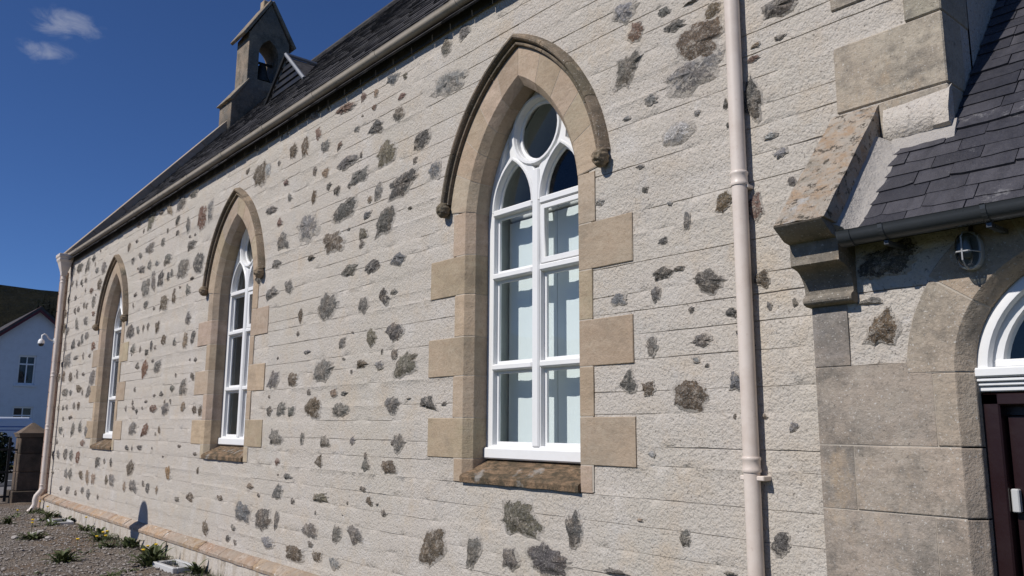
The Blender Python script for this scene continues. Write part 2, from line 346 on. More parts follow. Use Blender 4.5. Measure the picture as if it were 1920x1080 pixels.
pv = sheet('far_pavement', 'pavement', -38, -34.5, -60, 90, -.06)

# ------------------------------------------------------------------ the church
church = thing('church_nave', 'harled stone church with three tall pointed windows, slate roof and gable bellcote', 'church')
XL, XR, SPR, RC = -18.0, -1.32, 3.1, .533      # ends of the wall, springing height, arch centre offset
S = 5.135
WX = [-4.18-2*S, -4.18-S, -4.18]
def arch_half(r, z): return math.sqrt(max(r*r-(z-SPR)**2, 0))-RC
def hole(z):
    if z < 1.209: return 0
    if z < SPR: return .66
    return max(arch_half(1.23, z), 0)
rng = random.Random(5)
low = [.21, .33, .47, .62, .765, .912, 1.055, 1.21]; high = [4.22, 4.36, 4.50, 4.64, 4.79, 4.97]
bay_lv = [None, None,
          [1.35, 1.488, 1.649, 1.773, 1.966, 2.11, 2.226, 2.424, 2.586, 2.678, 2.833, 2.999, 3.12, 3.28, 3.41, 3.56, 3.72, 3.86, 4.03],
          [1.391, 1.494, 1.677, 1.807, 1.991, 2.137, 2.275, 2.384, 2.564, 2.736, 2.87, 3.01, 3.16, 3.27, 3.43, 3.57, 3.69, 3.85, 3.97, 4.09]]
for b in (0, 1):
    l = []; z = 1.21
    while z < 4.05: z += rng.uniform(.115, .185); l.append(z)
    bay_lv[b] = l[:-1]
wall = None
def course(name, z0, z1, xl, xr, parent, ybase=.002, seed=0, step=.055, yn=.003):
    """one lined-out course of the harling, its face uneven and its edges turned back into the joints"""
    rows = [z0+.0004, z0+.0022, (z0*2+z1)/3, (z0+z1*2)/3, z1-.0022, z1-.0004]; off = .0007*math.sin(seed*37.7)
    xa, xb = min(xl(z) for z in rows), max(xr(z) for z in rows); n = max(2, int((xb-xa)/step)); v = []; f = []
    yr = [ybase+.006, ybase, ybase, ybase, ybase, ybase+.006]
    for j, z in enumerate(rows):
        a, b = xl(z), xr(z)
        for i in range(n+1):
            x = a+(b-a)*i/n
            zj = z0 if j < 3 else z1; mk_ = min(1, max(0, (nz3(x*.8, 7.7, zj*9)+.55*nz3(x*2.7, 3.3, zj*9)+.06)*5))     # joints fade out where the lime has filled them
            e = .0045*nz3(x*1.7, seed, z*3)+.0035*nz3(x*9, seed, z)+.002*nz3(x*31, seed, z)
            e = max(e, -.0003)*mk_-.0004*(1-mk_); zz = z + (e if j < 2 else (-e if j > 3 else 0))
            y = ybase+(yr[j]-ybase)*mk_ + yn*nz3(x*4, 1.7, zz*5)+yn*.7*nz3(x*13, 5.2, zz*13)
            if 0 < j < 5: y += off+(.0012*mk_ if j == 4 else 0)+(.002*max(0, nz3(x*7, 3, zz*9)) if j in (1, 4) else 0)
            v.append((x, y, zz))
    for j in range(5):
        for i in range(n):
            q = j*(n+1)+i; f.append((q, q+1, q+n+2, q+n+1))
    return MB().add(v, f).build(name, 'harl', parent, smooth=40)
# solid core of the wall, just behind the joints
core = MB(); zz = .0
while zz < 4.97:
    z1 = min(zz+.05, 4.97)
    xs = [XL-.2]
    for cx in WX: xs += [cx-min(hole(zz), hole(z1)) if hole(zz) else cx, cx+min(hole(zz), hole(z1)) if hole(zz) else cx]
    xs.append(XR-.004)
    for i in range(0, 8, 2): core.box(xs[i], xs[i+1], .0095, .26, zz, z1)
    zz = z1
wall = core.build('wall', 'joint', church)
for b in range(4):
    lv = low+bay_lv[b]+high
    def xl(z, b=b): return XL if b == 0 else WX[b-1]+hole(z)
    def xr(z, b=b): return XR if b == 3 else WX[b]-hole(z)
    for i in range(len(lv)-1): course('course', lv[i], lv[i+1], xl, xr, wall, seed=b*.37+i*1.3)
# rest of the shell: gables, back wall, roof, floor
EV, RY, RZ, SLP = 4.9, 3.8, 9.35, 1.17
def gable(name, x0, x1, mat):
    return MB().prism([(.3, -.1), (7.3, -.1), (7.3, EV+.3*SLP), (RY, RZ-.12), (.3, EV+.3*SLP-.12)], 'x', x0, x1).build(name, mat, church)
gable('gable_wall', XL-.2, XL+.25, 'harl'); g2 = gable('gable_wall', XR-.4, XR, 'harl')
MB().box(XL-.2, XR, 7.3, 7.6, -.1, EV).build('back_wall', 'harl', church)
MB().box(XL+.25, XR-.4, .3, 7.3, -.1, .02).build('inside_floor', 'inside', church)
MB().box(XL+.26, XR-.41, 7.22, 7.29, .02, EV).build('added_dark_lining', 'inside', church)  # dark panels added to stop sunlit walls bouncing light behind the panes
MB().box(XL+.26, XL+.30, .3, 7.2, .02, EV+.3).build('added_dark_lining', 'inside', church)
MB().box(XL-.2, XR, .0, .32, 4.90, 4.985).build('wall_head', 'harl', church)
# corner strip returning round the gable at XR: from wall core depth to gable
MB().box(XR-.4, XR, .02, .32, 0, 4.96).build('wall_return', 'harl', church)

# --- roof: far slope as boards, near slope in slate courses
roof = MB().prism([(RY, RZ), (RY, RZ-.1), (7.75, EV-.25), (7.75, EV-.12)], 'x', XL-.15, XR+.05).build('roof', 'oldslate', church)
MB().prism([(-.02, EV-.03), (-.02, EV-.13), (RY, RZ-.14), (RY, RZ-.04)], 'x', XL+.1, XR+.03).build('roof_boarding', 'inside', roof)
mb = MB(); rng = random.Random(11); L = math.hypot(RY+.09, SLP*(RY+.09)); ny = int(L/.19)
ca, sa = 1/math.hypot(1, SLP), SLP/math.hypot(1, SLP)
for j in range(ny+1):
    s0 = j*.19; x = XL+.12 - rng.uniform(0, .25)
    while x < XR+.03:
        w = rng.uniform(.2, .34); a, b = max(x, XL+.12), min(x+w-.006, XR+.05)
        if b-a > .03:
            ds = rng.uniform(-.008, .008); t = rng.uniform(.016, .026)
            def pt(xx, s_, h): return (xx, -.09+s_*ca-h*sa, EV-.09*SLP+s_*sa+h*ca)
            s1 = min(s0+.30, L)
            v = [pt(a, s0+ds, .006), pt(b, s0+ds, .006), pt(b, s1, -.006), pt(a, s1, -.006), pt(a, s0+ds, t), pt(b, s0+ds+rng.uniform(-.006, .006), t), pt(b, s1, .004), pt(a, s1, .004)]
            mb.add(v, [(0, 1, 5, 4), (4, 5, 6, 7), (1, 2, 6, 5), (0, 4, 7, 3)])
        x += w
tag(mb.build('roof_slates', 'oldslate', roof), kind='stuff')
MB().tube([(XL, RY, RZ+.02), (XR+.05, RY, RZ+.02)], .07, 8).build('ridge', 'oldslate', roof)
# skew coping on the far gable, in separate stones
for i in range(8):
    s0, s1 = -.12+i*.78, -.12+(i+1)*.78-.008
    P_ = lambda s_, h: (s_*ca-h*sa, EV+s_*sa+h*ca)
    c = MB().prism([P_(s0, -.05), P_(s1, -.05), P_(s1, .16), P_(s0, .16)], 'x', XL-.26, XL+.22).build('skew_stone', 'tan', roof, bevel=.01)
    c.color = jit(rng, (.40, .34, .285), .1)
# --- gablet vent on the near slope
gx0, gx1, gy = -14.40, -12.85, 2.44
def rz(y): return EV+SLP*y
gz = rz(gy); gcx = (gx0+gx1)/2; gh = .66
gab = MB().add([(gx0, gy, gz), (gx1, gy, gz), (gcx, gy, gz+gh), (gx0, gy+.05, gz+.05), (gx1, gy+.05, gz+.05), (gcx, gy+gh/SLP, gz+gh)],
               [(0, 1, 2), (0, 2, 5, 3), (1, 4, 5, 2), (3, 5, 4)]).build('roof_gablet', 'oldslate', church)
for i in range(5):
    t0 = i/5; w0 = (1-t0-.10)
    MB().box(gcx-(gcx-gx0)*w0*.93, gcx+(gcx-gx0)*w0*.93, gy-.03, gy-.005, gz+gh*t0+.02, gz+gh*t0+.10).build('louvre_slat', 'iron', gab)
MB().tube([(gx1+.05, gy-.06, gz-.05), (gcx, gy-.06, gz+gh+.04)], .035, 6).build('bargeboard', 'lead', gab)
MB().tube([(gx0-.05, gy-.06, gz-.05), (gcx, gy-.06, gz+gh+.04)], .035, 6).build('bargeboard', 'iron', gab)
MB().tube([(gcx, gy-.06, gz+gh+.04), (gcx, gy+gh/SLP, gz+gh+.04)], .035, 6).build('ridge_roll', 'lead', gab)

# --- bellcote
BX = -17.95
op = [(3.46, 9.62), (3.94, 9.62), (3.94, 10.28)]
for i in range(1, 6):
    a = i/6*math.acos(.2/.44); op.append((3.70-.2+.44*math.cos(a), 10.28+.44*math.sin(a)))
op += [(3.70, 10.28+.392)]
for i in range(5, -1, -1):
    a = i/6*math.acos(.2/.44); op.append((3.70+.2-.44*math.cos(a), 10.28+.44*math.sin(a)))
outl = [(2.88, 8.0), (4.52, 8.0), (4.52, 9.0), (4.2, 9.5), (4.2, 10.72), (3.70, 11.6), (3.2, 10.72), (3.2, 9.5), (2.88, 9.0)]
bell = plate(outl, [op], .36, .012, lambda a, b, c: (BX+c, a, b), 'bellcote', 'hood', church)
bell.color = (.17, .155, .135, 1)
for s in (-1, 1):
    mb = MB(); d = Vector((s*.66, -1.09)).normalized(); nrm = Vector((1.09*s, .66)).normalized()
    p0 = Vector((3.70, 11.66)); p1 = p0+d*1.20
    mb.prism([tuple(p0-nrm*.02), tuple(p1-nrm*.02), tuple(p1+nrm*.055), tuple(p0+nrm*.055)], 'x', BX-.41, BX+.41)
    o = mb.build('coping', 'hood', bell, bevel=.012); o.color = (.26, .225, .18, 1)
    mb = MB().prism([(3.70+s*.90, 8.96), (3.70+s*.46, 9.58), (3.70+s*.43, 9.56), (3.70+s*.80, 8.96)], 'x', BX-.40, BX+.40)
    o = mb.build('weathering', 'hood', bell, bevel=.01); o.color = (.3, .26, .2, 1)
o = MB().box(BX-.1, BX+.1, 3.60, 3.80, 11.56, 11.80).build('finial', 'tan', bell, bevel=.015); o.color = (.42, .33, .22, 1)
bl = thing('church_bell', 'dark bronze bell hanging in the arched opening of the bellcote', 'bell', (BX, 3.70, 9.72))
under(MB().lathe([(.0, .44), (.06, .43), (.1, .38), (.12, .25), (.15, .12), (.2, .02), (.2, -.02), (.17, -.02), (.0, .1)], (BX, 3.70, 9.74), 20).build('bell_body', 'bronze', smooth=40), bl)
under(MB().tube([(BX, 3.44, 10.2), (BX, 3.96, 10.2)], .035, 8).build('headstock', 'iron'), bl)
under(MB().tube([(BX, 3.70, 9.9), (BX, 3.70, 9.68)], [.015, .03], 8).build('clapper', 'iron'), bl)

# --- window surrounds, hoods and windows
QZ = [1.21, 1.375, 1.665, 1.97, 2.26, 2.575, 2.875, 3.205]
TV = [.085, .28, .46, .64, .82, 1.0]
def arcpt(cx, sd, r, t):
    th = t*math.acos(RC/r); return (cx+sd*(-RC+r*math.cos(th)), SPR+r*math.sin(th))
def tstart(r, z): return math.asin((z-SPR)/r)/math.acos(RC/r)
def sweep_arch(mb, cx, sd, prof, t0, t1, n):
    rings = []
    for i in range(n+1):
        t = t0+(t1-t0)*i/n; ring = []
        for (r, y) in prof:
            x, z = arcpt(cx, sd, r, t); ring.append((x, y, z))
        rings.append(ring)
    return mb.loft(rings)
TANC = (.43, .35, .262)
def surround(cx, seed):
    rng = random.Random(seed)
    mo = MB()
    for sd in (-1, 1):
        sweep_arch(mo, cx, sd, [(1.325, -.0052), (1.1355, -.0052), (1.0800, .0535), (1.0800, .27), (1.325, .27)], .084, 1, 20)
        mo.add([(cx+sd*x, y, z) for z in (1.22, 3.2) for (x, y) in ((.71, -.0048), (.6025, -.0048), (.547, .0535), (.547, .27), (.71, .27))],
               [(0, 1, 6, 5), (1, 2, 7, 6), (2, 3, 8, 7), (3, 4, 9, 8), (4, 0, 5, 9), (0, 1, 2, 3, 4), (5, 6, 7, 8, 9)])
    sur = mo.build('window_surround', 'mortar', church)
    for sd in (-1, 1):
        for i in range(len(TV)-1):
            pr = [(1.333, -.003), (1.331, -.007), (1.135, -.007), (1.131, -.004), (1.079, .052), (1.077, .06), (1.077, .28), (1.333, .28)]
            ds = -.0 if i < len(TV)-2 else 0
            v = sweep_arch(MB(), cx, sd, pr, TV[i]+.0022, TV[i+1]-(.0022 if i < len(TV)-2 else .0012), 6).build('voussoir', 'tan', sur, smooth=25)
            v.color = jit(rng, TANC, .2)
        for i in range(len(QZ)-1):
            lng = i in (1, 3, 5)
            w = (.445 if lng else .12)+rng.uniform(-.008, .008)
            if i == 6: w = .15
            if i == 0: w = .10
            z0, z1 = QZ[i]+.002, QZ[i+1]-.002
            xo, xa, xc = .60+w, .60, .544
            pr = [(xo, -.003), (xo-.004, -.007), (xa+.002, -.007), (xa-.002, -.004), (xc+.002, .052), (xc, .06), (xc, .28), (xo, .28)]
            j = [rng.uniform(-.004, .004) for _ in range(4)]
            rings = [[(cx+sd*(x+(j[0] if n_ in (0, 7) else 0)), y+(.003 if e in (0, 3) else 0), z) for n_, (x, y) in enumerate(pr)] for e, z in enumerate((z0, z0+.004, z1-.004, z1))]
            q = MB().loft(rings).build('quoin', 'tan', sur); q.color = jit(rng, TANC, .2)
    # sloping sill
    mb = MB(); n = 14; rings = []
    for i in range(n+1):
        x = cx-.60+1.2*i/n; e = .012*nz3(x*6, seed, 2); e2 = .008*nz3(x*9, seed, 7)
        rings.append([(x, .2, 1.372), (x, .09+e2, 1.325+e), (x, -.018+e*.5, 1.262+e2), (x, -.028+e*.4, 1.25), (x, -.024+e*.6, 1.213+e2), (x, .2, 1.205)])
    mb.loft(rings).build('sill', 'sill', sur, smooth=35)
    # hood mould in stones, ending on carved heads
    prof = [(1.336, .01), (1.336, -.022), (1.341, -.034), (1.351, -.037), (1.359, -.030), (1.363, -.02), (1.369, -.03), (1.374, -.055), (1.384, -.066), (1.398, -.067), (1.410, -.055), (1.432, .01)]
    hp = sweep_arch(MB(), cx, 1, [(1.338, .012), (1.338, -.018), (1.366, -.018), (1.40, -.04), (1.42, .012)], .17, 1, 16)
    sweep_arch(hp, cx, -1, [(1.338, .012), (1.338, -.018), (1.366, -.018), (1.40, -.04), (1.42, .012)], .17, 1, 16)
    hood = hp.build('hood_mould', 'mortar', church)
    ts = tstart(1.37, 3.30)
    for sd in (-1, 1):
        tt = [ts, ts+(1-ts)*.28, ts+(1-ts)*.52, ts+(1-ts)*.76, 1]
        for i in range(4):
            h = sweep_arch(MB(), cx, sd, prof, tt[i]+(.0018 if i else 0), tt[i+1]-(.0018 if i < 3 else .0008), 8).build('hood_stone', 'hood', hood, smooth=30)
            h.color = jit(rng, (.165, .135, .098), .15)
        hx, hz = arcpt(cx, sd, 1.385, ts)
        carved_head(hx, -.045, hz-.045, hood, seed+sd)
    return sur
def carved_head(x, y, z, parent, seed):
    """small carved grotesque: a round boss with brow, cheeks, nose, mouth and curled hair"""
    bm = bmesh.new(); bmesh.ops.create_icosphere(bm, subdivisions=4, radius=1)
    for v in bm.verts:
        p = v.co.normalized(); k = 1+.10*nz3(p.x*3+seed, p.y*3, p.z*3)
        ft = max(0, -p.y)
        k += .20*math.exp(-((p.x)**2/.03+(p.z+.05)**2/.07))*ft           # nose
        k += .13*math.exp(-((p.z-.28)**2/.015))*ft*(abs(p.x) < .75)       # brow
        k -= .20*math.exp(-((abs(p.x)-.32)**2/.02+(p.z-.08)**2/.02))*ft   # eyes
        k -= .20*math.exp(-((p.x)**2/.10+(p.z+.48)**2/.012))*ft           # mouth
        k += .10*math.exp(-((abs(p.x)-.48)**2/.04+(p.z+.25)**2/.05))*ft   # cheeks
        k += .10*math.sin(9*math.atan2(p.z, p.x))*(abs(p.x)+max(p.z, 0))*.7*(ft < .8)   # curls
        v.co = (x+p.x*k*.052, y+p.y*k*.055, z+p.z*k*.062)
    me = bpy.data.meshes.new('carved_head'); bm.to_mesh(me); bm.free()
    o = obj('carved_head', me, 'hood', parent, 60); o.color = (.22, .18, .12, 1); return o
FY = .172
def light_arch(cx, x0, x1, zs, zt, n=8):
    """pointed head of one light, over x0..x1"""
    hw = (x1-x0)/2; h = zt-zs; rr = (hw*hw+h*h)/(2*hw); m = (x0+x1)/2; o = rr-hw; pts = []
    am = math.acos(o/rr)
    for i in range(n+1): a = am*i/n; pts.append((m-o+rr*math.cos(a), zs+rr*math.sin(a)))
    for i in range(n-1, -1, -1): a = am*i/n; pts.append((m+o-rr*math.cos(a), zs+rr*math.sin(a)))
    return pts
def arch_outline(cx, half, r, zb, n=14):
    pts = [(cx-half, zb), (cx+half, zb)]
    for i in range(n+1): pts.append(arcpt(cx, 1, r, i/n))
    for i in range(n-1, -1, -1): pts.append(arcpt(cx, -1, r, i/n))
    return pts
def window(cx, seed):
    rects = []
    for sd in (-1, 1):
        a, b = sorted((cx+sd*.045, cx+sd*.475))
        for z0, z1 in ((1.475, 2.005), (2.055, 2.68), (2.73, 3.165)): rects.append((a, b, z0, z1))
    def holes(g):
        H = []
        for a, b, z0, z1 in rects: H.append([(a+g, z0+g), (b-g, z0+g), (b-g, z1-g), (a+g, z1-g)])
        for sd in (-1, 1):
            a, b = sorted((cx+sd*.05, cx+sd*.465)); H.append(light_arch(cx, a+g, b-g, 3.215+g, 3.555-g))
            H[-1].insert(0, (a+g, 3.214+g)); H[-1].insert(1, (b-g, 3.214+g))
        H.append([(cx+(.225-g)*math.cos(t*math.pi/14), 3.735+(.225-g)*math.sin(t*math.pi/14)) for t in range(28)])
        return H
    eyes = [[(cx-.045, 3.475), (cx+.045, 3.475), (cx, 3.41)]]
    for sd in (-1, 1):
        e = [(cx+sd*.30, 3.60), (cx+sd*.42, 3.485), (cx+sd*.375, 3.64), (cx+sd*.315, 3.735)]
        eyes.append(e)
    fr = plate(arch_outline(cx, .55, 1.083, 1.372), holes(0)+eyes, .035, .010, lambda a, b, c: (a, FY+.035+c, b), 'window', 'white', church, 30)
    plate(arch_outline(cx, .55, 1.083, 1.372), holes(.022), .012, .006, lambda a, b, c: (a, FY+.05+c, b), 'sash', 'white', fr, 30)
    # raised mouldings: rails, mullion, circle and arch heads
    mb = MB()
    for sd in (-1, 1):
        a, b = sorted((cx+sd*.04, cx+sd*.48))
        for z, h in ((2.03, .044), (2.705, .044), (3.19, .05)): MB().box(a, b, FY-.012, FY+.02, z-h/2, z+h/2).build('rail', 'white', fr, bevel=.008)
        MB().tube([(cx+sd*.258, FY, 3.19)]*0+[(p[0], FY, p[1]) for p in light_arch(cx, *sorted((cx+sd*.036, cx+sd*.48)), 3.2, 3.575)], .014, 6).build('arch_moulding', 'white', fr, smooth=50)
    MB().box(cx-.036, cx+.036, FY-.014, FY+.02, 1.465, 3.44).build('mullion', 'white', fr, bevel=.01)
    MB().box(cx-.548, cx+.548, FY-.028, FY+.03, 1.374, 1.455).build('bottom_rail', 'white', fr, bevel=.01)
    rg = []
    for t in range(32):
        a = t*math.pi/16; rg.append((cx+.247*math.cos(a), FY-.001, 3.735+.247*math.sin(a)))
    rg.append(rg[0]); rg.append(rg[1]); MB().tube(rg, .018, 6).build('ring_moulding', 'white', fr, smooth=50)
    # panes
    def pane(poly):
        mb = MB(); n = len(poly); mb.add([(p[0], FY+.052, p[1]) for p in poly], [tuple(range(n))]); face(mb.build('pane', 'glass', fr), (0, -1, 0))
    for h in holes(-.005): pane(h)
    # the near light's top pane is an opening casement with its own frame
    a, b, z0, z1 = rects[5]
    plate([(a+.004, z0+.004), (b-.004, z0+.004), (b-.004, z1-.004), (a+.004, z1-.004)], [[(a+.04, z0+.045), (b-.04, z0+.045), (b-.04, z1-.04), (a+.04, z1-.04)]], .014, .005,
          lambda p, q, c: (p, FY+.012+c, q), 'casement', 'white', fr)
    # plastered ingoes behind the frame
    mb = MB()
    for sd in (-1, 1): mb.box(*sorted((cx+sd*.545, cx+sd*.60)), .285, .62, 1.35, 3.3)
    mb.box(cx-.6, cx+.6, .285, .66, 1.30, 1.352)
    for sd in (-1, 1): sweep_arch(mb, cx, sd, [(1.075, .29), (1.15, .29), (1.15, .62), (1.075, .62)], 0.15, 1, 10)
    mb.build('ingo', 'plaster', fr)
for i, cx in enumerate(WX):
    surround(cx, 40+i*7); window(cx, i)
# blinds behind the near window only
for sd, lab in ((-1, 'pale roller blind drawn down behind the window beside the cream drainpipe, far light'), (1, 'pale roller blind drawn down behind the window beside the cream drainpipe, near light')):
    a, b = sorted((WX[2]+sd*.002, WX[2]+sd*.53))
    t = thing('roller_blind', lab, 'blind', ((a+b)/2, .375, 1.36), 'roller blinds in the near window')
    mb = MB(); rings = []
    for i in range(13):
        x = a+(b-a)*i/12; y = .375+.003*math.sin(i*1.9+sd)
        rings.append([(x, y, 1.36), (x, y, 3.16), (x, y+.004, 3.16), (x, y+.004, 1.36)])
    under(mb.loft(rings).build('fabric', 'blind', smooth=40), t)
    under(MB().tube([(a, .405, 3.2), (b, .405, 3.2)], .028, 10).build('roller', 'white', smooth=50), t)
    under(MB().box(a, b, .368, .382, 1.355, 1.385).build('bottom_bar', 'white', bevel=.003), t)

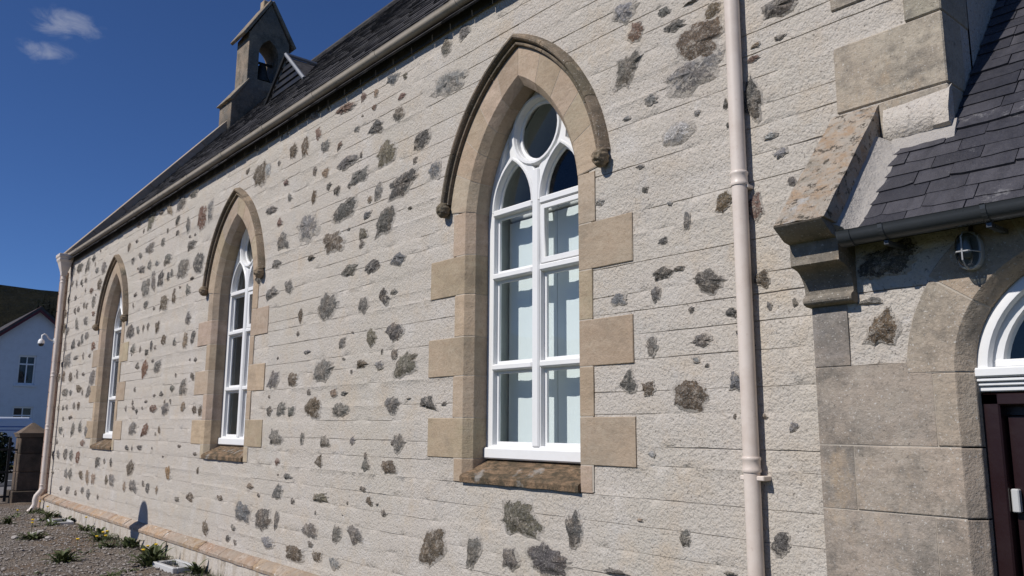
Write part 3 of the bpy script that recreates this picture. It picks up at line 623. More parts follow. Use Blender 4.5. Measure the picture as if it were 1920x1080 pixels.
# --- rubble stones that show through the harling (x, z, width, height, colour)
STONES = """-2.64 3.59 0.41 0.18 l;-2.62 3.76 0.3 0.22 b;-4.16 1.01 0.39 0.23 o;-3.86 0.78 0.4 0.17 p;-2.61 2.39 0.27 0.16 d;-2.74 1.77 0.21 0.17 b;-2.28 3.32 0.14 0.23 d;-3.14 3.79 0.22 0.23 g;-5.13 0.72 0.31 0.24 b;-5.68 3.64 0.44 0.22 d;-2.11 3.77 0.23 0.09 d;-5.56 2.09 0.35 0.23 o;-5.03 4.33 0.45 0.18 l;-4.65 0.73 0.18 0.27 g;-2.78 3.27 0.21 0.13 w;-3.17 4.17 0.21 0.15 l;-2.49 2.79 0.16 0.12 b;-5.94 3.97 0.35 0.24 o;-4.25 0.75 0.2 0.17 g;-2.24 1.06 0.11 0.12 d;-6.95 2.71 0.38 0.25 g;-3.65 1 0.12 0.2 d;-6.93 2.1 0.41 0.21 g;-2.45 1.84 0.11 0.13 s;-7.43 3.6 0.4 0.27 l;-5.95 3.37 0.29 0.23 d;-5.41 3.96 0.32 0.18 d;-6.69 3.62 0.42 0.19 d;-6.91 3.34 0.36 0.22 b;-3.18 1.86 0.14 0.12 d;-2.3 2.74 0.09 0.13 r;-7.15 1.77 0.36 0.19 b;-2.51 3.91 0.13 0.11 b;-3.04 1.82 0.12 0.11 b;-6.43 3.88 0.39 0.15 g;-8.13 0.68 0.35 0.21 d;-3.07 4 0.13 0.13 r;-2.27 2.35 0.1 0.09 b;-6.26 0.7 0.26 0.16 g;-5.75 1.79 0.23 0.16 g;-8.64 0.7 0.36 0.21 s;-5.75 2.37 0.24 0.15 d;-2.92 2.47 0.15 0.08 d;-2.65 2.07 0.13 0.07 g;-5.22 1.77 0.25 0.11 d;-7.1 0.66 0.3 0.15 g;-7.39 0.41 0.37 0.13 b;-5.2 3.64 0.18 0.17 l;-6.61 1.75 0.33 0.12 g;-5.62 1.48 0.17 0.17 g;-6.7 4.07 0.41 0.12 g;-8.04 2.07 0.28 0.22 g;-5.77 1.28 0.23 0.12 b;-8 3.54 0.32 0.2 g;-8.73 4.43 0.32 0.25 b;-7.94 1.48 0.3 0.18 g;-3.01 2.06 0.08 0.12 g;-7.99 0.46 0.34 0.14 l;-5.71 2.99 0.22 0.14 s;-2.81 1.02 0.09 0.08 d;-6.08 3.65 0.17 0.2 g;-2.78 3.93 0.16 0.06 g;-6.14 2.98 0.25 0.13 d;-6.58 0.67 0.21 0.15 g;-3.25 2.36 0.12 0.08 l;-10.54 4.29 0.37 0.29 R;-10.54 3.68 0.41 0.25 d;-11.15 3.68 0.45 0.26 g;-6.15 4.28 0.22 0.15 d;-6.76 4.64 0.36 0.11 r;-5.09 4.66 0.14 0.17 g;-6.93 0.96 0.29 0.11 o;-2.97 2.35 0.08 0.1 g;-6.54 3.01 0.29 0.11 g;-2.46 2.2 0.09 0.06 d;-6.89 1.46 0.24 0.13 g;-5.94 2.7 0.19 0.14 d;-12.75 3.64 0.49 0.28 g;-7.61 2.06 0.23 0.16 b;-6.28 2.66 0.17 0.15 g;-12.71 4.71 0.46 0.3 o;-2.97 3.54 0.11 0.07 l;-2.14 2.98 0.08 0.06 l;-6.1 2.36 0.16 0.15 o;-3.3 0.79 0.16 0.04 g;-2.73 2.74 0.05 0.12 g;-8.22 3 0.3 0.14 g;-5.91 4.66 0.21 0.12 s;-7.59 4.47 0.17 0.23 b;-6.6 0.43 0.17 0.12 l;-4.84 4.69 0.14 0.11 g;-7.87 4.5 0.23 0.17 b;-2.18 3.09 0.1 0.04 w;-7.8 3.02 0.2 0.18 g;-7.8 0.69 0.15 0.2 g;-5.78 4.29 0.16 0.13 g;-2.85 4.05 0.1 0.06 g;-7.81 0.96 0.21 0.14 g;-2.14 1.61 0.05 0.06 l;-7.85 1.77 0.2 0.15 g;-11.39 4.67 0.39 0.22 g;-11.86 3.31 0.38 0.22 b;-12.76 0.99 0.38 0.22 b;-8.56 3.23 0.22 0.18 d;-9.68 0.43 0.24 0.17 b;-10.23 4.31 0.2 0.3 l;-6.13 1.28 0.14 0.12 g;-6.32 3.31 0.18 0.11 o;-12.61 0.74 0.39 0.2 g;-10.78 2.09 0.26 0.21 g;-7.4 4.76 0.29 0.1 g;-12.49 2.4 0.32 0.25 R;-11.42 1.82 0.33 0.19 g;-6.96 1.28 0.17 0.11 b;-2.11 3.6 0.09 0.04 g;-12.23 1.53 0.35 0.2 R;-7.13 4.36 0.18 0.14 g;-2.08 2.82 0.06 0.05 g;-6.94 0.44 0.17 0.1 b;-6.85 3.84 0.16 0.13 d;-8.34 3.95 0.29 0.1 g;-6.26 2.14 0.19 0.08 b;-13.35 3.03 0.41 0.2 d;-10.86 3.98 0.38 0.14 g;-7.31 4.53 0.14 0.16 r;-2.27 3.54 0.07 0.04 r;-12.7 4.23 0.47 0.16 g;-11.89 2.41 0.29 0.2 g;-6.63 2.35 0.14 0.11 g;-17.4 2.82 0.53 0.28 g;-8.5 4.46 0.16 0.18 w;-12.05 3.67 0.27 0.23 d;-2.9 2.66 0.07 0.05 g;-10.29 0.74 0.27 0.13 b;-11.12 1.01 0.23 0.17 T;-15.42 2.42 0.4 0.25 g;-12.86 1.55 0.36 0.16 g;-7.61 1.74 0.17 0.11 g;-2.65 4.03 0.11 0.03 d;-11.9 4.69 0.25 0.23 t;-12.39 3.68 0.19 0.32 g;-5.97 2.11 0.14 0.08 l;-6.26 3.48 0.18 0.07 l;-10.83 2.7 0.21 0.19 t;-10.91 4.7 0.4 0.11 g;-6.05 0.99 0.13 0.08 b;-8.15 3.31 0.2 0.11 g;-11.41 3.34 0.17 0.26 b;-2.79 2.48 0.08 0.03 d;-11.81 3.93 0.31 0.16 g;-10.79 2.97 0.22 0.17 g;-7.5 2.69 0.11 0.14 b;-3.39 2.99 0.08 0.04 l;-8.83 4.8 0.21 0.12 d;-7.33 3.87 0.11 0.15 b;-14.76 0.74 0.31 0.2 t;-2.54 0.88 0.08 0.02 g;-9.19 0.02 0.24 0.08 d;-10.55 2.71 0.16 0.19 d;-11.97 1.83 0.35 0.11 r;-13.7 0.77 0.3 0.17 g;-6.75 1.9 0.13 0.08 t;-5.83 0.91 0.1 0.07 d;-16.4 1.06 0.37 0.21 g;-2.45 3.34 0.03 0.07 d;-13 3.95 0.32 0.16 g;-16.91 3.46 0.36 0.26 g;-11.05 4.29 0.15 0.24 g;-15.56 2.16 0.37 0.19 g;-7.11 4.08 0.13 0.1 t;-2.25 3.61 0.06 0.03 t;-10.87 3.37 0.21 0.15 g;-3.02 1.46 0.06 0.04 w;-13.13 2.73 0.25 0.18 g;-5.74 4.44 0.12 0.07 r;-6.41 4.65 0.1 0.11 r;-8.12 1.75 0.13 0.11 d;-16.48 4.54 0.32 0.27 g;-15.88 1.05 0.32 0.21 R;-6.79 4.84 0.14 0.08 b;-6.51 4.36 0.13 0.08 l;-7.32 3.25 0.17 0.07 d;-5.77 2.72 0.11 0.07 g;-11.9 0.75 0.18 0.17 d;-7.61 1.12 0.19 0.06 g;-16.85 1.07 0.39 0.19 d;-2.1 2.21 0.03 0.05 g;-10.74 1.84 0.21 0.12 t;-15.3 4.33 0.31 0.22 g;-16.28 2.24 0.44 0.16 b;-11.5 4.44 0.2 0.17 d;-8.5 0.97 0.15 0.09 t;-12.05 2.98 0.2 0.17 b;-15.13 0.76 0.23 0.22 t;-15.93 1.55 0.29 0.21 g;-14.59 1.01 0.3 0.16 d;-2.7 1.96 0.04 0.04 l;-17.37 2.21 0.52 0.15 g;-16.45 1.52 0.27 0.23 g;-15.6 0.77 0.31 0.17 b;-15.5 4.06 0.28 0.21 b;-17.7 3.13 0.31 0.26 g;-13.4 4.75 0.31 0.14 t;-6.84 4.29 0.1 0.09 r;-17.13 4.58 0.49 0.16 d;-7.34 1.49 0.08 0.11 g;-11.71 2.77 0.22 0.13 b;-17.05 3.1 0.33 0.21 d;-15.49 1.5 0.28 0.18 g;-16.34 0.74 0.3 0.19 g;-15 0.48 0.26 0.17 g;-2.24 2.21 0.03 0.05 g;-8.12 3.76 0.14 0.09 r;-6.37 1.48 0.1 0.07 l;-10.12 1.77 0.13 0.14 b;-12.66 3.97 0.21 0.17 g;-16.64 0.73 0.31 0.18 g;-6.18 4.62 0.08 0.09 t;-10.33 1.8 0.16 0.12 b;-15.81 3.78 0.26 0.21 g;-3.03 2.99 0.05 0.04 g;-5.7 4.61 0.08 0.07 o;-9.31 0.79 0.19 0.07 b;-12.84 2.46 0.22 0.13 g;-3.16 3.47 0.06 0.03 l;-2.64 3.35 0.05 0.03 l;-3.06 3.14 0.06 0.03 l;-16.42 0.46 0.3 0.16 g;-11.25 2.71 0.17 0.13 g;-16.25 3.46 0.3 0.17 g;-17.01 2.48 0.29 0.19 b;-17.9 3.48 0.28 0.23 b;-16.38 3.16 0.24 0.22 g;-17.58 2.53 0.27 0.22 b;-12.25 2.73 0.12 0.21 d;-8 4.18 0.13 0.08 r;-7.09 4.77 0.09 0.1 o;-7.9 3.99 0.1 0.1 g;-12.95 3.03 0.21 0.13 g;-7.86 1.25 0.12 0.07 r;-7.02 3.92 0.1 0.07 g;-15.52 2.97 0.28 0.15 R;-17.4 1.5 0.33 0.15 g;-13.98 0.76 0.18 0.16 b;-13.01 0.71 0.17 0.13 t;-10.45 2.2 0.14 0.11 d;-12.42 1.29 0.27 0.08 g;-16.76 2.82 0.42 0.11 g;-17.64 4.59 0.28 0.21 g;-17.99 2.51 0.28 0.2 b;-2.3 1.66 0.03 0.03 b;-9 0.39 0.12 0.08 d;-8.86 0.51 0.13 0.07 g;-12.68 3.38 0.22 0.11 g;-11.21 2.09 0.17 0.1 g;-16.07 3.19 0.27 0.15 g;-6.21 4.48 0.09 0.06 r;-15.68 1.29 0.31 0.11 r;-12.28 3.95 0.2 0.11 l;-11.63 2.02 0.2 0.08 d;-2.72 2.24 0.04 0.03 d;-2.85 2.87 0.04 0.03 l;-13.83 4.44 0.19 0.14 b;-16.19 1.95 0.23 0.15 b;-10.71 0.69 0.17 0.07 g;-12.09 4.23 0.18 0.11 g;-11.73 3.66 0.12 0.14 d;-15.77 4.34 0.23 0.16 g;-7.32 2.31 0.13 0.04 l;-2.43 2.09 0.03 0.03 d;-12.7 1.8 0.14 0.13 d;-13.53 4.18 0.2 0.12 d;-11.59 3.7 0.12 0.13 g;-17.81 1.05 0.23 0.17 g;-17.38 1.05 0.22 0.17 g;-13.81 1.04 0.13 0.16 d;-17.95 3.78 0.28 0.16 b;-16.59 3.08 0.24 0.15 g;-11.61 1.54 0.12 0.11 b;-12.46 2.65 0.18 0.09 d;-6.23 3.61 0.07 0.06 t;-6.56 1.89 0.11 0.04 g;-2.44 3.22 0.02 0.03 d;-16.92 0.46 0.28 0.11 g;-15.38 0.52 0.21 0.12 g;-11.53 0.76 0.1 0.11 t;-13.16 4.2 0.19 0.1 g;-17.61 3.41 0.23 0.17 g;-16.07 4.61 0.24 0.13 g;-16.04 4 0.27 0.11 r;-6.55 4.82 0.1 0.05 r;-3.12 1.09 0.04 0.02 t;-16.86 2.19 0.21 0.14 g;-14.39 0.47 0.13 0.14 g;-9.09 4.57 0.12 0.07 b;-10.06 1.06 0.08 0.09 b;-13.03 1.27 0.21 0.07 d;-2.63 1.93 0.03 0.02 d;-16.83 4.25 0.25 0.12 d;-15.73 3.55 0.22 0.11 r;-17.75 4.03 0.2 0.17 d;-15.83 0.45 0.19 0.11 g;-12.7 3.03 0.11 0.13 d;-12.28 4.71 0.19 0.08 b;-16.71 1.74 0.28 0.09 r;-2.47 1.66 0.02 0.03 l;-12.49 3.03 0.12 0.11 g;-17.61 4.34 0.2 0.16 b;-17.07 1.93 0.18 0.14 b;-16.53 1.94 0.17 0.14 b;-9.72 4.88 0.11 0.08 r;-16.9 3.75 0.22 0.13 d;-5.56 3.4 0.07 0.03 l;-5.02 1.77 0.06 0.03 g;-8.8 0.37 0.08 0.06 d;-13.26 3.59 0.18 0.08 g;-16.51 2.5 0.14 0.17 d;-5.93 2.22 0.04 0.05 b;-12.88 1.86 0.14 0.08 b;-12.13 0.8 0.1 0.1 g;-11.47 4.26 0.14 0.07 g;-16.53 4.27 0.18 0.14 g;-16.48 3.78 0.17 0.13 g;-17.6 1.28 0.19 0.13 g;-10.19 1.26 0.12 0.05 b;-8.22 4.45 0.07 0.07 g;-7.54 2.51 0.07 0.05 g;-5.5 1.82 0.07 0.02 d;-17.24 4.3 0.15 0.17 g;-17.79 2.76 0.2 0.13 b;-17.36 1.92 0.19 0.12 d;-16.28 3.75 0.14 0.15 r;-17.73 1.92 0.15 0.15 b;-6.41 4.08 0.04 0.07 g;-9.83 4.84 0.1 0.06 g;-17.17 3.76 0.19 0.12 d;-14.19 1.04 0.13 0.09 d;-13.32 3.43 0.1 0.11 g;-13.27 1.85 0.1 0.1 d;-10.4 2.42 0.11 0.05 g;-12.78 2.71 0.11 0.09 g;-17.22 4 0.19 0.11 g;-16.19 2.82 0.13 0.13 r;-16.05 2.49 0.2 0.08 g;-17.7 0.71 0.19 0.1 b;-10.74 3.51 0.17 0.04 d;-10.77 1.34 0.13 0.04 d;-8.26 0.89 0.08 0.04 d;-8.03 4.75 0.07 0.05 g;-6.59 2.2 0.06 0.03 d;-6.44 2.08 0.04 0.04 g;-11.91 4.37 0.09 0.09 g;-12.08 2.69 0.1 0.07 b;-12.88 2.12 0.11 0.07 g;-8.17 4.75 0.05 0.07 g;-15.73 2.8 0.16 0.08 d;-17.27 1.72 0.15 0.1 r;-6.41 4.46 0.04 0.04 b;-13.43 4.47 0.15 0.06 r;-12.44 1.84 0.1 0.06 b;-6.59 3.41 0.05 0.03 g;-12.28 3.27 0.1 0.06 r;-6.42 0.95 0.03 0.03 b;-12.3 1.93 0.15 0.04 r;-12.78 1.27 0.08 0.07 g;-8.14 1.9 0.05 0.04 r;-11.76 1.48 0.07 0.06 d;-6.44 2.43 0.04 0.02 b;-11.95 2.01 0.1 0.04 r;-10.95 4.11 0.09 0.04 g;-7.98 2.29 0.05 0.03 d;-5.93 0.97 0.04 0.02 d;-7 0.82 0.03 0.03 d;-11.38 1.19 0.09 0.03 d;-10.75 4.1 0.06 0.04 g;-11.26 1.93 0.06 0.04 d;-6.61 3.81 0.04 0.02 r;-10.61 2.43 0.05 0.04 b;-7.83 1.12 0.03 0.02 b;-6.5 0.84 0.02 0.01 r"""
SC = dict(g=(.265, .25, .225), d=(.16, .15, .135), b=(.215, .165, .115), r=(.33, .215, .17), R=(.26, .135, .085), t=(.43, .32, .225), T=(.45, .29, .14),
          o=(.235, .21, .15), l=(.36, .355, .35), s=(.25, .255, .265), p=(.175, .155, .148), w=(.70, .68, .655))
def rubble(mb_v, mb_f, rim, cx, cz, w, h, rng, y0=0.):
    n = 30; sd = rng.uniform(0, 99); o = len(mb_v); tilt = rng.uniform(-.3, .3); prof = []
    nc = rng.randint(5, 8); an = sorted((2*math.pi*(i+rng.uniform(-.36, .36))/nc) for i in range(nc)); w *= 1.04; h *= 1.04
    cor = [(math.cos(a)*r_, math.sin(a)*r_) for a, r_ in ((a, rng.uniform(.72, 1.22)) for a in an)]
    for j in range(n):          # broken, angular outline: straight-ish edges between a few corners
        a = 2*math.pi*j/n; d = (math.cos(a), math.sin(a)); k = .9
        for i in range(nc):
            p, q = cor[i], cor[(i+1) % nc]; ex, ey = q[0]-p[0], q[1]-p[1]; den = d[0]*ey-d[1]*ex
            if abs(den) > 1e-6:
                t = (p[0]*ey-p[1]*ex)/den; u = (p[0]*d[1]-p[1]*d[0])/den
                if t > 0 and -.001 <= u <= 1.001: k = min(t, 1.35); break
        if w*h > .05: k *= .55+.45/max(abs(d[0]), abs(d[1]))**.9       # the biggest stones are squared rubble
        k *= 1+.26*nz3(d[0]*2.6+sd, d[1]*2.6, 4)+.15*nz3(d[0]*8+sd, d[1]*8, 8)
        prof.append((d[0]*k, d[1]*k))
    m = max(w, h); pr = min(.015, .06*m)
    for ring, (sc, y, rm) in enumerate(((1.30, .008, -.1), (1.08, -.002, .25), (.8, -.0045-pr*.4, .8), (.45, -.005-pr, 1.05))):
        for (c, s) in prof:
            q = .55*nz3(c*2.2*sc+sd, s*2.2*sc, 3)+.35*nz3(c*6*sc+sd, s*6*sc, 6)
            x = cx+(c*sc*w/2)+tilt*s*sc*w*.3; z = cz+s*sc*h/2
            mb_v.append((x, y0+y-(pr*(1.7 if ring == 3 else 1.2)*q if ring > 1 else 0), z)); rim.append(rm)
    mb_v.append((cx, y0-.006-pr, cz)); rim.append(1)
    for i in range(3):
        for j in range(n):
            a = o+i*n+j; b = o+i*n+(j+1) % n; mb_f.append((a, b, b+n, a+n))
    for j in range(n): mb_f.append((o+3*n+j, o+3*n+(j+1) % n, o+4*n))
def rubble_obj(v, f, rim, name, parent, col):
    me = bpy.data.meshes.new(name); me.from_pydata(v, [], f)
    at = me.attributes.new('rim', 'FLOAT', 'POINT'); at.data.foreach_set('value', rim)
    ob = obj(name, me, 'stone', parent, 14); ob.color = (*col, 1); return ob
rng = random.Random(3); rest = ([], [], [])
for i, e in enumerate(STONES.split(';')):
    a = e.split(); x, z, w, h = map(float, a[:4]); col = SC[a[4]]
    if i < 300:
        v, f, rm = [], [], []; rubble(v, f, rm, x, z, w, h, rng); rm = [r_*(.66 if a[4] in 'lw' else .92 if a[4] in 'gt' else 1) for r_ in rm]; rubble_obj(v, f, rm, 'stone', wall, jit(rng, col, .12)[:3])
    else: rubble(*rest, x, z, w, h, rng)
# faint small stones everywhere in the far bays
for i in range(60):
    x = rng.uniform(-17.8, -5.4); z = rng.uniform(.4, 4.7)
    if any(abs(x-c) < 1.05 for c in WX): continue
    rubble(*rest, x, z, rng.uniform(.04, .11), rng.uniform(.04, .1), rng)
tag(rubble_obj(*rest, 'small_stones', wall, (.27, .235, .20)), kind='stuff')

# --- plinth: limewashed base with a weathered orange stone offset
pl = MB(); rings = []; n = 150; x0p, x1p = XL-.22, -1.9
for i in range(n+1):
    x = x0p+(x1p-x0p)*i/n; e = .012*nz3(x*2.2, 1, 2)+.007*nz3(x*8, 5, 2)
    rings.append([(x, .1, -.15), (x, -.10+e, -.15), (x, -.094-e, .03), (x, -.085+e*.6, .195), (x, .1, .195)])
plinth = pl.loft(rings).build('plinth', 'limewash', church, smooth=50)
x = x0p; rng = random.Random(8)
while x < x1p-.2:
    w = min(rng.uniform(.45, .95), x1p-x); rings = []; m = max(3, int(w/.09)); dz = rng.uniform(-.006, .006)
    for i in range(m+1):
        xx = x+.003+(w-.006)*i/m; e = .010*nz3(xx*5, 8, 2)+.006*nz3(xx*14, 2, 2)
        rings.append([(xx, .1, .190), (xx, -.10+e, .188), (xx, -.104+e, .222+dz), (xx, -.092+e, .235+dz+e*.4), (xx, -.03+e, .278+dz), (xx, .012, .292+dz), (xx, .1, .295)])
    q = MB().loft(rings).build('plinth_stone', 'plinth', plinth, smooth=40); q.color = jit(rng, (.36, .245, .165), .2)
    x += w

# --- quoins on the wall's two corners
rng = random.Random(21)
cz = [2.55, 2.85, 3.09, 3.43, 3.62, 3.9, 4.2, 4.5, 4.75, 4.9]
for i in range(len(cz)-1):
    lw = .50 if i in (2, 4, 6, 8) else .15
    if i == 3: lw = .155
    if i in (0, 1): lw = .3
    mb = MB().box(XR-lw, XR+.006, -.009, .3 if lw < .3 else .2, cz[i]+.003, cz[i+1]-.003)
    q = mb.build('quoin', 'ashlar', wall, bevel=.006); q.color = jit(rng, (.43, .375, .295), .12)
z = 0.02
while z < 4.6:
    h = rng.uniform(.26, .36); q = MB().box(XL-.24, XL-.03, -.11, .3, z+.003, min(z+h, 4.62)-.003).build('corner_stone', 'tan', wall, bevel=.008)
    q.color = jit(rng, (.43, .28, .235), .1); z += h

# --- eaves gutter in lengths
def half_pipe(mb, x0, x1, yc, zc, r, t=.006, n=10):
    rings = []
    pts = [(r*math.cos(math.pi*(1+i/n)), r*math.sin(math.pi*(1+i/n))) for i in range(n+1)]
    pts = [(-r-.004, .004)]+pts[0:]+[(r+.004, .004)]+[((r-t)*math.cos(math.pi*(2-i/n)), (r-t)*math.sin(math.pi*(2-i/n))) for i in range(n+1)]
    for x in (x0, x1): rings.append([(x, yc+a, zc+b) for a, b in pts])
    return mb.loft(rings)
gut = half_pipe(MB(), XL+.1, XR+.05, -.060, 4.935, .052).build('gutter', 'gutter', church, smooth=40)
x = XL+.9
while x < XR:
    half_pipe(MB(), x, x+.07, -.060, 4.935, .0565).build('gutter_joint', 'gutter', gut, smooth=40); x += 1.22
mb = MB()
pb = MB().box(XL, XR+.03, -.006, .1, 4.945, 4.985).build('eaves_board', 'gutter', church)

# ------------------------------------------------------------------ drainpipes
def collar(mb, c, r, h, n=18):
    mb.lathe([(r*.98, -h/2), (r*1.12, -h/2), (r*1.16, -h/2+.006), (r*1.16, -h/2+.014), (r*1.08, -h/2+.02), (r*1.08, h/2-.02), (r*1.17, h/2-.014), (r*1.17, h/2-.005), (r*1.1, h/2), (r*.98, h/2)], c, n); return mb
dp = thing('drainpipe', 'straight cream painted drainpipe between the near window and the porch kneeler', 'drainpipe', (-2.352, -.049, 0))
PX, PY, PR = -2.352, -.049, .0405
under(MB().tube([(PX, PY, .0), (PX, PY, 1.42)], PR, 18).build('pipe', 'cream', smooth=50), dp)
under(MB().tube([(PX, PY, 1.42), (PX, PY, 2.9)], PR, 18).build('pipe', 'cream', smooth=50), dp)
under(MB().tube([(PX, PY, 2.9), (PX, PY, 4.76), (PX, -.06, 4.84), (PX, -.064, 4.89)], PR, 18).build('pipe', 'cream', smooth=50), dp)
for z in (1.425, 2.885):
    under(collar(MB(), (PX, PY, z), PR, .075).build('collar', 'cream', smooth=35), dp)
under(MB().box(PX-.06, PX+.075, PY-.016, .01, 1.348, 1.372).build('bracket', 'cream', bevel=.004), dp)
under(MB().box(PX-.05, PX+.05, -.05, .01, 2.83, 2.85).build('bracket', 'cream', bevel=.004), dp)
d2 = thing('drainpipe', 'cream painted drainpipe with moulded hopper head at the wall corner by the gate', 'drainpipe', (-17.8, -.12, 0))
X2, Y2, R2 = XL+.22, -.135, .045
under(MB().tube([(X2, Y2, .40), (X2, Y2, 2.55)], R2, 14).build('pipe', 'cream', smooth=50), d2)
under(MB().tube([(X2, Y2, 2.55), (X2, Y2, 4.56)], R2, 14).build('pipe', 'cream', smooth=50), d2)
under(MB().tube([(X2, Y2, .42), (X2, Y2-.02, .36), (X2, Y2-.09, .27), (X2, Y2-.10, .2), (X2, Y2-.10, .12), (X2, Y2-.14, .03), (X2, Y2-.19, -.02)], [.047, .05, .047, .052, .047, .052, .055], 14).build('shoe', 'cream', smooth=50), d2)
for z in (.44, 1.55, 2.56, 4.4): under(collar(MB(), (X2, Y2, z), R2, .09, 14).build('collar', 'cream', smooth=35), d2)
hp = [[(X2+sx*w, Y2+.02+sy*d+o, z) for sx, sy in ((-1, -1), (1, -1), (1, 1), (-1, 1))] for (w, d, o, z) in
      ((.05, .05, -.02, 4.5), (.065, .06, -.02, 4.58), (.10, .08, -.02, 4.66), (.125, .105, -.02, 4.76), (.15, .125, -.02, 4.80), (.15, .125, -.02, 4.84), (.165, .14, -.02, 4.86), (.165, .14, -.02, 4.92))]
under(MB().loft(hp).build('hopper', 'cream', bevel=.006), d2)

# ------------------------------------------------------------------ the porch
porch = thing('church_porch', 'low stone porch with slate roof, carved kneeler and round arched maroon door', 'porch')
PW, PXL, PXR = -.30, -1.845, 2.4
DX, DZ, DR = -.805, 1.817, .465
def dhole(z):
    if z < DZ: return .53
    return math.sqrt(max(.56**2-(z-DZ)**2, 0))
pc = MB(); z = -.1
while z < 2.42:
    z1 = min(z+.05, 2.42); hh = min(dhole(z), dhole(z1))
    pc.box(PXL+.003, DX-hh, PW+.012, PW+.24, z, z1); pc.box(DX+hh, PXR, PW+.012, PW+.24, z, z1); z = z1
pwall = pc.build('porch_wall', 'joint', porch)
MB().box(PXL+.003, PXL+.25, PW+.24, .02, -.1, 2.55).build('porch_side_wall', 'harl', porch)
pl_ = [.0, .16, .31, .47, .62, .78, .95, 1.1, 1.27, 1.40, 1.53, 1.70, 1.86, 2.0, 2.165, 2.31, 2.42]
for i in range(len(pl_)-1):
    o1 = course('course', pl_[i], pl_[i+1], lambda z: PXL+.002, lambda z: DX-dhole(z), pwall, ybase=PW+.002, seed=i*1.7+3)
    o1 = course('course', pl_[i], pl_[i+1], lambda z: DX+dhole(z), lambda z: PXR, pwall, ybase=PW+.002, seed=i*1.7+9)
rng = random.Random(17)
def ashlar(x0, x1, z0, z1, col, mat='ashlar', jamb=False, sd=-1):
    if jamb:
        xo, xa, xc = x0, DX-DR, DX-DR+.05
        pr = [(xo, PW-.004), (xo+.004, PW-.009), (xa-.002, PW-.009), (xa+.002, PW-.006), (xc-.002, PW+.045), (xc, PW+.05), (xc, PW+.22), (xo, PW+.22)]
        if sd > 0: pr = [(2*DX-x, y) for x, y in pr]
        rings = [[(x, y+(.003 if e in (0, 3) else 0), z) for x, y in pr] for e, z in enumerate((z0+.003, z0+.007, z1-.007, z1-.003))]
        o = MB().loft(rings).build('ashlar_block', mat, pwall)
    else:
        mb = MB(); b = .006; m = 7
        xs = [x0+.003+(x1-x0-.006)*i/m for i in range(m+1)]
        zs = [z0+.003+(z1-z0-.006)*i/4 for i in range(5)]
        v = []; f = []
        for j, zz_ in enumerate(zs):
            for i_, xx in enumerate(xs):
                ed = i_ in (0, m) or j in (0, 4)
                v.append((xx, PW-(.005 if ed else .010)-(.0015 if ed else .005)*nz3(xx*6, 2, zz_*6), zz_))
        for j in range(4):
            for i_ in range(m): q = j*(m+1)+i_; f.append((q, q+1, q+m+2, q+m+1))
        mb.add(v, f)
        edge = [v[i_] for i_ in range(m+1)]+[v[j*(m+1)+m] for j in range(1, 5)]+[v[4*(m+1)+i_] for i_ in range(m-1, -1, -1)]+[v[j*(m+1)] for j in range(3, 0, -1)]
        mb.loft([edge, [(p[0], PW+.1, p[2]) for p in edge]], cap=False)
        o = mb.build('ashlar_block', mat, pwall, smooth=50)
    o.color = jit(rng, col, .06); return o
GA, GB, GC = (.36, .32, .27), (.275, .255, .23), (.39, .34, .28)
ashlar(PXL, -1.68, 1.862, 2.125, GB)
ashlar(PXL, -1.354, 1.534, 1.862, GA); ashlar(-1.354, 0, 1.534, 1.817, GC, 'ashlar', True)
ashlar(PXL, -1.69, 1.273, 1.534, GB); ashlar(-1.69, 0, 1.273, 1.534, GC, 'ashlar', True)
ashlar(PXL, -1.385, .98, 1.273, GA); ashlar(-1.385, 0, .98, 1.273, GC, 'ashlar', True)
ashlar(PXL, -1.62, .68, .98, GB); ashlar(-1.62, 0, .68, .98, GC, 'ashlar', True)
ashlar(PXL, -1.385, .35, .68, GA); ashlar(-1.385, 0, .35, .68, GC, 'ashlar', True)
ashlar(PXL, -1.62, .0, .35, GB); ashlar(-1.62, 0, .0, .35, GC, 'ashlar', True)
for z0, z1, w in ((1.534, 1.817, -1.36), (1.273, 1.534, -1.6), (.98, 1.273, -1.38), (.68, .98, -1.6), (.35, .68, -1.38), (0, .35, -1.6)): ashlar(w, 0, z0, z1, GC, 'tan', True, 1)
# mortar behind the ashlar and door voussoirs
mo = MB()
def door_ring(mb, pr, a0, a1, n):
    rings = []
    for i in range(n+1):
        a = a0+(a1-a0)*i/n; rings.append([(DX+r*math.cos(a), y, DZ+r*math.sin(a)) for r, y in pr])
    return mb.loft(rings)
door_ring(mo, [(.645, PW-.0065), (.467, PW-.0065), (.418, PW+.0465), (.418, PW+.2), (.645, PW+.2)], 0, math.pi, 30)
mo.box(PXL+.004, DX-DR-.003, PW-.0030, PW+.08, .0, 1.86)
mo.build('mortar', 'mortar', pwall)
va = [180, 145, 112, 83, 55, 28, 0]
for i in range(6):
    a0, a1 = R(va[i])-.008, R(va[i+1])+.008
    r1 = .65+(.006 if i % 2 else -.004)
    o = door_ring(MB(), [(r1, PW-.004), (r1-.004, PW-.009), (.467, PW-.009), (.463, PW-.006), (.417, PW+.045), (.415, PW+.05), (.415, PW+.22), (r1, PW+.22)], a0, a1, 10).build('voussoir', 'ashlar', pwall, smooth=25)
    o.color = jit(rng, [(.40, .345, .275), (.41, .32, .235)][i % 2 if i else 0], .06)
# rubble patches on the porch
for (x, z, w, h, c) in ((-1.545, 2.005, .13, .13, 'b'), (-1.50, 2.29, .30, .13, 'd'), (-1.585, 2.125, .10, .035, 'g')):
    v, f, rm = [], [], []; rubble(v, f, rm, x, z, w, h, rng, PW); rubble_obj(v, f, rm, 'stone', pwall, SC[c])
